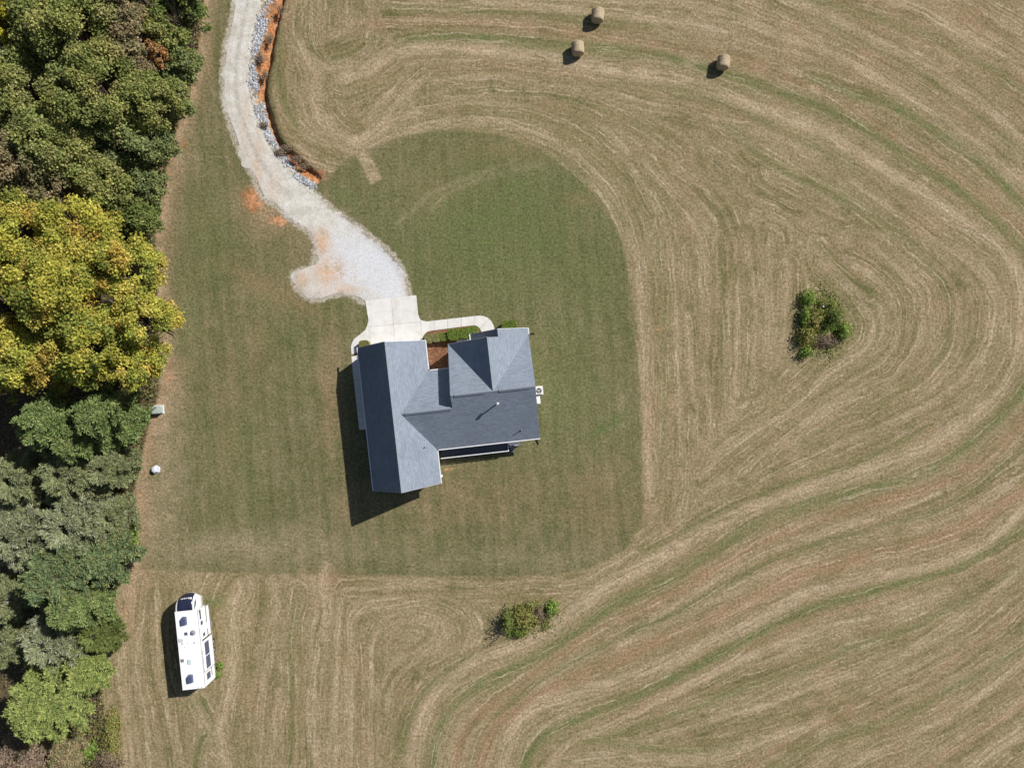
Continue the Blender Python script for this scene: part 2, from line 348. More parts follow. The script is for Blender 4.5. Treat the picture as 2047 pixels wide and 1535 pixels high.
# the ditch beside the drive: steep lip on the field side, gentle on the road side
LIP = catmull([P(*q) for q in [(578,-60),(570,0),(561,36),(549,93),(547,117),(537,153),(535,194),(547,238),(561,279),(590,307),(622,335),(644,354)]], .6)
LOW = catmull([P(*q) for q in [(552,-60),(545,0),(537,36),(525,73),(515,121),(513,170),(524,204),(535,244),(548,279),(573,315),(597,347),(626,366)]], .6)
ROCK = catmull([P(*q) for q in [(527,-60),(521,0),(507,61),(499,121),(497,170),(507,214),(515,246),(529,275),(553,311),(578,343),(602,366),(632,376)]], .6)
def ring_mask(a, b, soft): 
    pts = np.vstack([a, b[::-1]]); inv = [((x / S + 1023.5), (767.5 - y / S)) for x, y in pts]; return poly_mask(inv, soft)
ditch = ring_mask(LIP, ROCK, .15)
dl, dr = dist_to(LIP, 6), dist_to(ROCK, 6)
prof = np.where(ditch > .5, -0.85 * np.clip(dr / (dr + dl + 1e-6) * 1.25, 0, 1), 0)
fade = np.clip((gy - P(0, 385)[1]) / 3.0, 0, 1)
Z = prof * np.minimum(np.clip(dl / 0.35, 0, 1), 1) * fade
clay_band = ring_mask(LIP, LOW, .2)
nzv = np.array([[mnoise.noise((x * .9, y * .9, 3.1)) for x in np.linspace(X0, X1, nx)[::3]] for y in np.linspace(Y0, Y1, ny)[::3]])
nz = np.kron(nzv, np.ones((3, 3)))[:ny, :nx]
A['clay'] = np.maximum(A['clay'], clay_band * (0.85 + .5 * nz)); A['clay'] = np.maximum(A['clay'], ditch * .55)
A['red'] = np.maximum(A['red'], .7 * np.exp(-(np.maximum(dist_to(LIP, 6) - .3, 0) / 1.0) ** 2) * (1 - lawn))
Z += 0.02 * nz
# soft swells of the field
Z += 0.0

core = np.stack([gx, gy, Z], -1).reshape(-1, 3).astype(np.float32)
me = bpy.data.meshes.new('ground')
big = 900.0
ext = np.array([(-big, -big, 0), (big, -big, 0), (big, big, 0), (-big, big, 0)], np.float32)
allv = np.vstack([core, ext]); me.vertices.add(len(allv)); me.vertices.foreach_set('co', allv.ravel())
idx = np.arange(nx * ny).reshape(ny, nx)
q = np.stack([idx[:-1, :-1], idx[:-1, 1:], idx[1:, 1:], idx[1:, :-1]], -1).reshape(-1, 4)
e0 = nx * ny; c00, c10, c11, c01 = idx[0, 0], idx[0, -1], idx[-1, -1], idx[-1, 0]
outer = [list(idx[0, ::-1]) + [e0, e0 + 1], list(idx[::-1, -1]) + [e0 + 1, e0 + 2], list(idx[-1, :]) + [e0 + 2, e0 + 3], list(idx[:, 0]) + [e0 + 3, e0]]
loops = np.concatenate([q.ravel()] + [np.array(o) for o in outer]).astype(np.int32)
starts = list(range(0, q.size, 4)); p0 = q.size
for o in outer: starts.append(p0); p0 += len(o)
me.loops.add(len(loops)); me.loops.foreach_set('vertex_index', loops)
me.polygons.add(len(starts)); me.polygons.foreach_set('loop_start', np.array(starts, np.int32))
me.update(calc_edges=True); me.validate()
def cattr(name, r, g, b):
    a = me.color_attributes.new(name, 'FLOAT_COLOR', 'POINT'); c = np.zeros((len(allv), 4), np.float32); c[:, 3] = 1
    for i, ch in enumerate((r, g, b)): c[:e0, i] = ch.ravel()
    a.data.foreach_set('color', c.ravel())
cattr('tone', A['tan'], A['green'], A['red']); cattr('mask', lawn, A['clay'], A['litter']); cattr('mask2', lawn_soft, A['dust'], A['dust'])
fa = me.attributes.new('row', 'FLOAT', 'POINT'); rv = np.zeros(len(allv), np.float32); rv[:e0] = SN.ravel(); fa.data.foreach_set('value', rv)
me.polygons.foreach_set('use_smooth', np.ones(len(starts), bool))

k = NT('mown_grass'); pos = k.pos(); x, y, z = k.sep(pos)
tone = k.sepc(k.attr('tone').outputs['Color']); mask = k.sepc(k.attr('mask').outputs['Color'])
row = k.attr('row').outputs['Fac']
g1 = k.noise(pos, 3.4, 4, 0.8); g2 = k.noise(pos, 0.9, 4, 0.65); g3 = k.noise(pos, 0.11, 3, 0.5); g4 = k.noise(pos, 0.33, 4, .65); g0 = k.noise(pos, 1.9, 5, .8)
wob = k.math('MULTIPLY', k.math('SUBTRACT', k.noise(pos, .22, 3, .6), .5), 1.3)
roww = k.math('ADD', row, wob)
st1 = k.noise(k.comb(roww, k.math('MULTIPLY', x, .06), k.math('MULTIPLY', y, .06)), 1.0, 3, .6)
st2 = k.noise(k.comb(k.math('MULTIPLY', roww, 3.0), k.math('MULTIPLY', x, .55), k.math('MULTIPLY', y, .55)), 1.0, 4, .7)
fv = k.math('ADD', k.math('ADD', k.math('MULTIPLY', st1, .34), k.math('MULTIPLY', st2, .20)), k.math('ADD', k.math('ADD', k.math('MULTIPLY', g2, .14), k.math('MULTIPLY', g4, .16)), k.math('ADD', k.math('MULTIPLY', g3, .10), k.math('MULTIPLY', g0, .06))))
field = k.ramp(fv, [(.39, (.115, .110, .044)), (.46, (.198, .160, .080)), (.53, (.275, .213, .122)), (.63, (.370, .295, .188))])
field = k.mix(k.math('MULTIPLY', k.smooth(k.noise(pos, .17, 4, .7), .50, .68), .45), field, (.300, .200, .118))
def toned(c0, wt, wg, wr):
    a = k.mix(k.math('MULTIPLY', k.math('MULTIPLY', tone[2], wr), k.lin(g4, .3, .7, .35, 1.3), clamp=True), c0, (.305, .190, .112))
    a = k.mix(k.math('MULTIPLY', k.math('MULTIPLY', tone[1], wg), k.math('MULTIPLY', k.lin(g2, .3, .7, .3, 1.5), k.lin(g4, .3, .7, .5, 1.4)), clamp=True), a, (.118, .142, .050))
    return k.mix(k.math('MULTIPLY', k.math('MULTIPLY', tone[0], wt), k.math('MULTIPLY', k.lin(st2, .3, .7, .25, 1.5), k.lin(g4, .3, .7, .55, 1.3)), clamp=True), a, (.425, .325, .215))
field = toned(field, .80, .80, .70)
st3 = k.noise(k.comb(k.math('MULTIPLY', roww, 4.2), k.math('MULTIPLY', x, .13), k.math('MULTIPLY', y, .13)), 1.0, 2, .5)
field = k.mix(k.math('MULTIPLY', k.smooth(st3, .575, .665), k.lin(g2, .35, .65, .10, .70), clamp=True), field, (.490, .395, .275))
field = k.mix(k.math('MULTIPLY', k.smooth(st3, .425, .33), k.lin(g2, .35, .65, .15, .75), clamp=True), field, (.150, .128, .056))
# scattered green regrowth and straw flecks
field = k.mix(k.math('MULTIPLY', k.smooth(g0, .56, .70), .55), field, (.140, .150, .050))
field = k.mix(k.math('MULTIPLY', k.smooth(g0, .44, .30), .40), field, (.455, .355, .235))
xs = k.math('ADD', k.math('MULTIPLY', x, .994), k.math('MULTIPLY', y, .08))
stripe = k.math('SINE', k.math('ADD', k.math('MULTIPLY', xs, 2.85), k.math('MULTIPLY', k.noise(pos, .05, 2, .5), 5.0)))
strk = k.noise(k.comb(k.math('MULTIPLY', xs, 1.6), k.math('MULTIPLY', y, .16), 0.0), 1.0, 4, .65)
lv = k.math('ADD', k.math('ADD', k.math('MULTIPLY', g2, .24), k.math('ADD', k.math('MULTIPLY', g3, .22), k.math('MULTIPLY', g4, .24))), k.math('ADD', k.math('MULTIPLY', strk, .30), k.math('MULTIPLY', stripe, .020)))
lawnc = k.ramp(lv, [(.38, (.096, .102, .042)), (.48, (.142, .134, .062)), (.56, (.188, .162, .086)), (.66, (.265, .215, .128))])
lawnc = toned(lawnc, .65, .80, .80)
lawnc = k.mix(k.math('MULTIPLY', k.smooth(g0, .57, .70), .45), lawnc, (.105, .120, .042))
lawnc = k.mix(k.math('MULTIPLY', k.smooth(g0, .43, .30), .35), lawnc, (.330, .260, .155))
lm = k.smooth(k.math('ADD', mask[0], k.math('MULTIPLY', k.math('SUBTRACT', g2, .5), .7)), .36, .64)
col = k.mix(lm, field, lawnc)
cl = k.smooth(k.math('ADD', mask[1], k.math('ADD', k.math('MULTIPLY', k.math('SUBTRACT', g0, .5), 1.2), k.math('MULTIPLY', k.math('SUBTRACT', g2, .5), .9))), .25, .80)
clay = k.mix(k.smooth(g4, .35, .65), (.40, .160, .062), (.56, .29, .15))
clay = k.mix(k.math('MULTIPLY', k.smooth(g2, .52, .66), .7), clay, (.20, .135, .085))
col = k.mix(cl, col, clay)
dust = k.sepc(k.attr('mask2').outputs['Color'])[1]
col = k.mix(k.math('MULTIPLY', k.smooth(k.math('ADD', dust, k.math('ADD', k.math('SUBTRACT', g0, .5), k.math('SUBTRACT', g2, .5))), .45, .95), .85), col, (.43, .375, .30))
litter = k.ramp(g1, [(.3, (.045, .036, .018)), (.5, (.10, .075, .040)), (.7, (.17, .125, .075))])
col = k.mix(k.smooth(k.math('ADD', mask[2], k.math('MULTIPLY', k.math('SUBTRACT', g2, .5), .9)), .35, .75), col, litter)
grain = k.math('MULTIPLY', k.lin(g1, .32, .68, .50, 1.50), k.lin(g0, .3, .7, .84, 1.16))
col = k.mix(1.0, col, k.comb(grain, grain, grain), 'MULTIPLY')
k.color(col); k.rough(.95); k.b.inputs['Specular IOR Level'].default_value = .05
k.bump(k.math('ADD', g1, k.math('MULTIPLY', g0, .8)), .10, .8)
M['ground'] = k.m
tag(link('ground', me, M['ground']), 'mown hay field and lawn spreading to the horizon', 'ground', kind='structure')

# ------------------------------------------------------------------ materials
k = NT('gravel'); pos = k.pos(); c = k.sepc(k.attr('col').outputs['Color'])
v = k.n('TexVoronoi'); k.put(v.inputs['Vector'], pos); v.inputs['Scale'].default_value = 7.0
g1 = k.noise(pos, 9, 4, .75); g2 = k.noise(pos, .8, 4, .65); g3 = k.noise(pos, 2.5, 4, .7)
base = k.ramp(g2, [(.3, (.43, .39, .33)), (.5, (.54, .51, .455)), (.7, (.645, .62, .58))])
base = k.mix(k.math('MULTIPLY', c[1], .9), base, (.57, .575, .595))
base = k.mix(k.math('MULTIPLY', c[0], k.lin(g3, .3, .7, .2, 1.4), clamp=True), base, (.56, .33, .18))
base = k.mix(k.math('MULTIPLY', k.math('MULTIPLY', c[0], k.smooth(g2, .50, .62)), .9, clamp=True), base, (.27, .215, .13))
base = k.mix(k.math('MULTIPLY', c[2], k.lin(g3, .3, .7, .0, 1.0), clamp=True), base, (.30, .285, .25))
base = k.mix(k.math('MULTIPLY', k.smooth(k.noise(pos, .35, 5, .7), .52, .68), .45), base, (.50, .43, .34))
sp = k.smooth(k.noise(pos, 1.7, 5, .8), .60, .70)
base = k.mix(k.math('MULTIPLY', sp, .5), base, (.24, .22, .19))
gr = k.math('MULTIPLY', k.lin(g1, .3, .7, .72, 1.22), k.lin(v.outputs['Distance'], 0, .5, .9, 1.08))
k.color(k.mix(1.0, base, k.comb(gr, gr, gr), 'MULTIPLY')); k.rough(.9); k.bump(g1, .05, .8); M['gravel'] = k.m

k = NT('concrete'); pos = k.pos(); g1 = k.noise(pos, 1.1, 5, .7); g2 = k.noise(pos, 25, 3, .6)
rnd = k.n('ObjectInfo').outputs['Random']
cc = k.ramp(g1, [(.25, (.56, .535, .49)), (.5, (.655, .635, .60)), (.75, (.715, .70, .67))])
cc = k.mix(k.math('MULTIPLY', k.smooth(k.noise(pos, .6, 4, .6), .55, .72), .35), cc, (.50, .44, .36))
f = k.math('MULTIPLY', k.lin(g2, .3, .7, .93, 1.05), k.lin(rnd, 0, 1, .95, 1.03))
k.color(k.mix(1.0, cc, k.comb(f, f, f), 'MULTIPLY')); k.rough(.85); k.bump(g2, .01); M['concrete'] = k.m

def shingle(name, ang):
    """asphalt shingles: courses run along the local axis of the plane (0: along v, 90: along u)"""
    k = NT(name); o = k.obj(); x, y, z = k.sep(o)
    a, b = (x, y) if ang == 0 else (y, x)            # a: up the slope (plan), b: along the eave
    wob = k.math('MULTIPLY', k.noise(o, .9, 3, .6), .10)
    vec = k.comb(b, k.math('ADD', a, wob), 0.0)
    br = k.n('TexBrick', offset=.5); k.put(br.inputs['Vector'], vec)
    br.inputs['Scale'].default_value = 1.0; br.inputs['Brick Width'].default_value = .42; br.inputs['Row Height'].default_value = .16
    br.inputs['Mortar Size'].default_value = .012; br.inputs['Mortar Smooth'].default_value = .3; br.inputs['Bias'].default_value = 0.0
    br.inputs['Color1'].default_value = (.205, .236, .285, 1); br.inputs['Color2'].default_value = (.255, .288, .342, 1); br.inputs['Mortar'].default_value = (.140, .163, .200, 1)
    big = k.noise(o, .35, 4, .6); g = k.noise(o, 14, 4, .75); md = k.noise(k.comb(k.math('MULTIPLY', b, .7), k.math('MULTIPLY', a, 4.0), 0.0), 1.0, 4, .7)
    f = k.math('MULTIPLY', k.math('MULTIPLY', k.lin(big, .3, .7, .92, 1.08), k.lin(g, .3, .7, .88, 1.12)), k.lin(md, .3, .7, .94, 1.06))
    k.color(k.mix(1.0, br.outputs[0], k.comb(f, f, f), 'MULTIPLY')); k.rough(.88); k.b.inputs['Specular IOR Level'].default_value = .15
    k.bump(k.math('ADD', k.math('MULTIPLY', k.math('SUBTRACT', 1.0, br.outputs['Fac']), .5), k.math('ADD', k.math('MULTIPLY', md, .5), k.math('MULTIPLY', g, .25))), .05, .7)
    return k.m
M['roof_u'] = shingle('shingles_across', 0); M['roof_v'] = shingle('shingles_along', 90)
M['cap'] = simple('ridge_shingle', (.235, .262, .305), .9, .18, 9)
M['white'] = simple('white_trim', (.78, .77, .78), .45, .06, 3)
M['siding'] = simple('white_siding', (.70, .70, .69), .6, .06, 2)
M['glass'] = simple('dark_glass', (.02, .025, .035), .08, .1, 1, spec=.6)
M['navyglass'] = simple('tinted_plastic', (.085, .10, .18), .35, .15, 3, spec=.4)
M['black'] = simple('black_rubber', (.02, .02, .022), .7, .2, 6)
M['deck'] = simple('deck_stain', (.13, .14, .17), .8, .2, 5)
M['mulch'] = simple('bark_mulch', (.26, .125, .065), .95, .38, 9, bump=.08)
M['steel'] = simple('galvanised', (.62, .63, .65), .35, .1, 8, metal=.6)
M['acgrey'] = simple('cabinet_beige', (.62, .61, .58), .5, .08, 5)
M['utility'] = simple('utility_green_grey', (.40, .455, .43), .5, .08, 3)
M['rvwhite'] = simple('gelcoat_white', (.84, .84, .83), .35, .03, 1.2, spec=.4)
M['rvroof'] = simple('roof_membrane', (.86, .855, .845), .6, .035, 1.5)
M['rvnavy'] = simple('gelcoat_navy', (.022, .026, .055), .22, .1, 2, spec=.5)
M['rvgrey'] = simple('graphic_grey', (.23, .225, .26), .4, .1, 3)
M['bronze'] = simple('vent_smoke', (.20, .19, .17), .4, .1, 3)
M['glasslid'] = simple('vent_lid', (.55, .62, .62), .3, .1, 3)
M['bark'] = simple('bark', (.16, .125, .095), .95, .35, 7, bump=.04)
M['greybark'] = simple('grey_bark', (.36, .34, .31), .95, .3, 7, bump=.03)
M['wellcover'] = simple('weathered_white_plastic', (.60, .63, .69), .6, .15, 3)
M['fan'] = simple('fan_grille', (.06, .065, .075), .5, .2, 5)
M['orange'] = simple('orange_plastic', (.65, .16, .04), .5, .1, 3)

def leaf_mat(name, transl=.28):
    k = NT(name); a = k.attr('col').outputs['Color']
    d = k.n('BsdfDiffuse'); t = k.n('BsdfTranslucent'); mx = k.n('MixShader'); mx.inputs[0].default_value = transl
    k.put(d.inputs[0], a); k.put(t.inputs[0], k.mix(1.0, a, (1.1, 1.15, .6), 'MULTIPLY'))
    k.t.links.new(d.outputs[0], mx.inputs[1]); k.t.links.new(t.outputs[0], mx.inputs[2]); k.t.links.new(mx.outputs[0], k.out.inputs[0])
    k.t.nodes.remove(k.b); return k.m
M['leaf'] = leaf_mat('foliage'); M['needle'] = leaf_mat('needles', .15)
k = NT('stone'); a = k.attr('col').outputs['Color']; g = k.noise(k.pos(), 6, 4, .7); f = k.lin(g, .3, .7, .75, 1.2)
k.color(k.mix(1.0, a, k.comb(f, f, f), 'MULTIPLY')); k.rough(.85); M['stone'] = k.m
k = NT('hay'); o = k.obj(); x, y, z = k.sep(o)
v = k.noise(k.comb(k.math('MULTIPLY', x, 9), k.math('MULTIPLY', y, 40), k.math('MULTIPLY', z, 9)), 1.0, 4, .7); b2 = k.noise(o, 3, 4, .7)
cc = k.ramp(k.math('ADD', k.math('MULTIPLY', v, .5), k.math('MULTIPLY', b2, .5)), [(.3, (.22, .16, .095)), (.5, (.42, .33, .215)), (.7, (.58, .475, .33))])
k.color(cc); k.rough(.95); k.bump(v, .03, 1.0); M['hay'] = k.m

# ------------------------------------------------------------------ GRAVEL DRIVE (strip between its two edges)
def resample(px, n):
    c = catmull([P(*q) for q in px], .4); d = np.r_[0, np.cumsum(np.linalg.norm(np.diff(c, axis=0), axis=1))]
    t = []
    knots = [np.argmin(np.linalg.norm(c - np.array(P(*q)), axis=1)) for q in px]
    for a, b in zip(knots, knots[1:]): t += list(np.linspace(d[a], d[b], n, endpoint=False))
    t.append(d[-1]); return np.stack([np.interp(t, d, c[:, 0]), np.interp(t, d, c[:, 1])], -1)
Lp, Rp = resample(LE, 16), resample(RE, 16); NL, NM = len(Lp), 22
def jig(p, s, f): return s * mnoise.noise((p[0] * f, p[1] * f, 8.8))
verts, cols = [], []
CLB = [((643, 484), 15, 26, 1.0), ((655, 545), 34, 30, .8), ((602, 562), 14, 22, .9), ((690, 580), 26, 12, .6), ((490, 250), 7, 60, .35), ((515, 330), 12, 60, .45), ((545, 380), 14, 40, .3), ((815, 570), 8, 40, .7), ((640, 588), 30, 14, .3)]
for i in range(NL):
    for j in range(NM):
        t = j / (NM - 1); e = 1 if j in (0, NM - 1) else 0
        d = Rp[i] - Lp[i]; p = Lp[i] + d * t; L = np.linalg.norm(d)
        if e: 
            u = d / L * (1 if j else -1); p = p + u * (.0 + jig(p, .5, .5) + jig(p, .45, 1.9) + rng.normal(0, .09))
        crown = .035 - .03 * abs(2 * t - 1) ** 3
        verts.append((p[0], p[1], .022 + crown * (0 if e else 1)))
        pxx, pyy = p[0] / S + 1023.5, 767.5 - p[1] / S
        cl = max(s * math.exp(-((pxx - c[0]) / rx) ** 2 - ((pyy - c[1]) / ry) ** 2) for c, rx, ry, s in CLB)
        blue = min(1, max(0, (pyy - 430) / 80)) * (1 if t > .4 else .35)
        up = 1 - min(1, max(0, (pyy - 330) / 100))
        track = up * (.9 * math.exp(-((t - .47) / .09) ** 2) + .35 * math.exp(-((t - .2) / .05) ** 2) + .3 * math.exp(-((t - .8) / .05) ** 2)) + (.5 if t > .93 or t < .05 else 0)
        cols.append((cl, blue, track))
faces = [(i * NM + j, i * NM + j + 1, (i + 1) * NM + j + 1, (i + 1) * NM + j) for i in range(NL - 1) for j in range(NM - 1)]
me = bpy.data.meshes.new('gravel_driveway'); me.from_pydata(verts, [], faces); me.update()
a = me.color_attributes.new('col', 'FLOAT_COLOR', 'POINT')
a.data.foreach_set('color', np.array([(*c, 1) for c in cols], np.float32).ravel())
tag(link('gravel_driveway', me, M['gravel']), 'pale gravel driveway curving down to the concrete pad', 'road', kind='structure')

def stones(name, pts, sizes, cols, label, cat):
    """loose rocks: squashed rough octahedra in one mesh"""
    base = np.array([(1, 0, 0), (.3, .95, 0), (-.85, .5, .1), (-.8, -.6, 0), (.25, -1, .05), (.1, .1, 1)], float)
    tri = [(0, 1, 5), (1, 2, 5), (2, 3, 5), (3, 4, 5), (4, 0, 5)]; out = []; co = []
    for p, s, c in zip(pts, sizes, cols):
        b = base * (1 + rng.uniform(-.3, .3, base.shape)); a = rng.uniform(0, 6.28); ca, sa = math.cos(a), math.sin(a)
        b = np.stack([b[:, 0] * ca - b[:, 1] * sa, b[:, 0] * sa + b[:, 1] * ca, b[:, 2] * .75], -1) * s + p
        for t in tri: out += [b[t[0]], b[t[1]], b[t[2]]]; co += [c] * 3
    o = from_np(name, np.array(out), 3, np.array(co), M['stone']); tag(o, label, cat, kind='stuff'); return o
def zg(p):
    j = int(np.clip(round((p[1] - Y0) / G), 0, ny - 1)); i = int(np.clip(round((p[0] - X0) / G), 0, nx - 1)); return Z[j, i]
pts, szs, cls = [], [], []
n = min(len(LOW), len(ROCK))
lr = np.stack([np.interp(np.linspace(0, 1, 200), np.linspace(0, 1, len(LOW)), LOW[:, a]) for a in (0, 1)], -1)
rr = np.stack([np.interp(np.linspace(0, 1, 200), np.linspace(0, 1, len(ROCK)), ROCK[:, a]) for a in (0, 1)], -1)
for i in range(5200):
    q = rng.integers(0, 200); t = np.clip(rng.normal(.5, .26), -.05, 1.1); p = lr[q] * (1 - t) + rr[q] * t + rng.normal(0, .12, 2)
    if mnoise.noise((p[0] * .45, p[1] * .45, 1.0)) < -.05 and rng.random() < .85: continue
    if t < .2 and rng.random() < .7: continue
    s = rng.uniform(.07, .2); g = rng.uniform(.14, .56)
    pts.append((p[0], p[1], zg(p) - .02)); szs.append(s); cls.append((g * .97, g * .99, g * 1.04))
stones('riprap_stones', pts, szs, cls, 'grey riprap stones lining the ditch beside the gravel drive', 'stones')
pts, szs, cls = [], [], []
for i in range(1500):
    e, o_ = (Lp, -1) if rng.random() < .45 else (Rp, 1); q = rng.integers(110, NL - 2) if o_ > 0 else rng.integers(0, NL - 2)
    d = (Rp[q] - Lp[q]); d = d / np.linalg.norm(d) * o_; p = e[q] + rng.random() * (e[q + 1] - e[q]) + d * rng.normal(-.15, .22)
    g = rng.uniform(.2, .5); pts.append((p[0], p[1], .02)); szs.append(rng.uniform(.02, .06)); cls.append((g, g * .97, g * .92))
stones('loose_gravel', pts, szs, cls, 'loose gravel scattered along the edges of the driveway', 'gravel')

# ------------------------------------------------------------------ HOUSE FRAME
TH = R(6.36); HO = (-16.1732, -12.3101)
def HL(px, py, z=0.0):
    x, y = P(px, py, z); dx, dy = x - HO[0], y - HO[1]
    return (dx * math.cos(TH) + dy * math.sin(TH), -dx * math.sin(TH) + dy * math.cos(TH))
def HW(u, v): return (HO[0] + u * math.cos(TH) - v * math.sin(TH), HO[1] + u * math.sin(TH) + v * math.cos(TH))

# concrete: drive pad, apron, side walk, front walk; every slab between joints is a piece
pad = empty('concrete_driveway', (*HO, 0), TH); tag(pad, 'pale concrete drive pad and walks in front of the garage', 'pavement', kind='structure')
def slab(pix, parent, local=False, z=.07):
    p = [q if local else HL(*q) for q in pix]; cx = sum(a for a, b in p) / len(p); cy = sum(b for a, b in p) / len(p)
    pp = []
    for a, b in p:
        d = math.hypot(a - cx, b - cy); f = (d - .016) / d; pp.append((cx + (a - cx) * f, cy + (b - cy) * f))
    m = MB(); m.prism([(a, b, z) for a, b in pp], [(a, b, -.05) for a, b in pp]); return m.build('slab', M['concrete'], parent)
slab([(730.2,601.4),(782,595.7),(787,648.6),(737.5,653.4),(736.6,640)], pad)
slab([(782,595.7),(832.2,590.2),(834.5,612),(836.1,628.5),(838.2,635),(841,639.5),(841,643.8),(787,648.6)], pad)
slab([(737.5,653.4),(787,648.6),(790.5,692),(741.5,699)], pad)
slab([(787,648.6),(841,643.8),(844.5,686),(790.5,692)], pad)
slab([(736.6,640),(737.5,653.4),(741.5,699),(719,703),(703,709),(701.6,695),(703,686),(708.8,677),(721,667.5),(730,660),(734.5,651)], pad)
slab([(841,643.8),(841,639.5),(846,641.5),(854,642.5),(868,640.9),(868,660.6),(861.9,661.3),(854.5,663.6),(849.4,667.5),(845.6,673),(844,681)], pad)
top = lambda x: 642.5 + (x - 854) * (630.8 - 642.5) / (958.8 - 854); bot = lambda x: 661.3 + (x - 861.9) * (650.3 - 661.3) / (947.9 - 861.9)
for a, b in ((868, 895), (895, 922.5), (922.5, 947.9)): slab([(a, top(a)), (b, top(b)), (b, bot(b)), (a, bot(a))], pad)
slab([(947.9,top(947.9)),(958.8,630.8),(967,632),(974.5,634.7),(977.5,637.5),(959.5,657.5),(957.3,655),(953,651.8),(947.9,650.3)], pad)
slab([(977.5,637.5),(982,641.5),(985.4,647.2),(988,653),(990,664),(991,680),(965,683),(962.7,664.4),(959.5,657.5)], pad)
for v in np.arange(7.0, 14.4, 1.5): slab([(-1.38, v), (.58, v), (.58, min(v + 1.5, 16.0)), (-1.38, min(v + 1.5, 16.0))], pad, True)
slab([(-1.38, 14.5), (.58, 14.5), (.58, 15.86), (-1.34, 15.86)], pad, True)

bed = empty('mulch_bed', (*HO, 0), TH); tag(bed, 'reddish brown bark mulch bed in the courtyard between garage and porch', 'flower bed', kind='structure')
m = MB(); bp = [HL(*q) for q in [(845,676),(849.4,668.2),(854.5,664.4),(861.9,662.0),(947.9,651.0),(953,652.6),(957.3,655.8),(962,664.8),(965,682),(903,690),(900,745),(854,745)]]
cx = sum(a for a, b in bp) / len(bp); cy = sum(b for a, b in bp) / len(bp)
m.prism([(a, b, .045) for a, b in bp], [(a, b, -.05) for a, b in bp]); m.build('mulch', M['mulch'], bed)
out = []
n = 2600; U_ = np.stack([rng.uniform(7.6, 15.4, n), rng.uniform(12.6, 18.2, n)], -1)
bx = np.array(bp); ins = np.zeros(n, bool)
for (ax, ay), (b_x, b_y) in zip(bx, np.roll(bx, -1, 0)):
    ins ^= ((ay > U_[:, 1]) != (b_y > U_[:, 1])) & (U_[:, 0] < (b_x - ax) * (U_[:, 1] - ay) / (b_y - ay + 1e-9) + ax)
U_ = U_[ins]; chips = []; cc = []
for p in U_:
    a = rng.uniform(0, 6.28); l, wd = rng.uniform(.05, .14), rng.uniform(.02, .05); d = np.array([math.cos(a), math.sin(a)]); e = np.array([-d[1], d[0]])
    z0 = .055; t = rng.uniform(0, .05); g = rng.uniform(.5, 1.35)
    for s, r_ in ((-1, -1), (1, -1), (1, 1), (-1, 1)): chips.append((*(p + d * l * s + e * wd * r_), z0 + t * (s + 1) / 2))
    cc += [(.27 * g, .135 * g, .075 * g)] * 4
o = from_np('bark_chips', np.array(chips), 4, np.array(cc), M['stone'], bed); o['kind'] = 'stuff'

# ------------------------------------------------------------------ HOUSE
house = empty('house', (*HO, 0), TH)
tag(house, 'single storey white house with grey shingled gables beside the concrete drive', 'house')
EZ = 3.2; gs = 4.2 / 3.9; bs = .7395; fs = 3.4 / 4.502; ms = 4.437 / 5.9; ps = 4.437 / 4.665
zGR = lambda u, v: 7.4 - gs * (u - 4.12)
zGL = lambda u, v: 7.4 - gs * (4.12 - u)
zB = lambda u, v: EZ + (v - 3.9) * bs
zF = lambda u, v: EZ + (13.002 - v) * fs
zMF = lambda u, v: EZ + (15.8 - v) * ms
zPL = lambda u, v: EZ + (u - 10.62) * ps
zPR = lambda u, v: EZ + (19.95 - u) * ps
zPO = lambda u, v: zPR(16.5, 0) - (16.5 - u) * ps
def plane(pts, zf, mat):
    m = MB(); m.prism([(u, v, zf(u, v)) for u, v in pts], [(u, v, zf(u, v) - .13) for u, v in pts]); return m.build('roof_plane', M[mat], house)
plane([(.22, 0), (4.12, 0), (4.12, 16.55), (.22, 16.55)], zGL, 'roof_u')
plane([(4.12, 0), (8.02, 0), (8.02, 3.9), (4.863, 8.498), (8.02, 13.002), (8.02, 16.55), (4.12, 16.55)], zGR, 'roof_u')
plane([(8.02, 3.9), (19.95, 3.9), (19.95, 9.9), (10.62, 9.9), (10.62, 8.498), (4.863, 8.498)], zB, 'roof_v')
plane([(4.863, 8.498), (10.62, 8.498), (10.62, 13.002), (8.02, 13.002)], zF, 'roof_v')
plane([(10.62, 9.9), (15.285, 9.9), (10.62, 15.8)], zMF, 'roof_v')
plane([(15.285, 9.9), (19.95, 9.9), (19.95, 15.8)], zMF, 'roof_v')
plane([(15.285, 9.9), (15.285, 15.8), (10.62, 15.8)], zPL, 'roof_u')
plane([(15.285, 9.9), (19.95, 15.8), (19.95, 16.65), (16.5, 16.65), (16.5, 15.8), (15.285, 15.8)], zPR, 'roof_u')
plane([(13.3, 15.8), (16.5, 15.8), (16.5, 16.65), (13.3, 16.65)], zPO, 'roof_u')

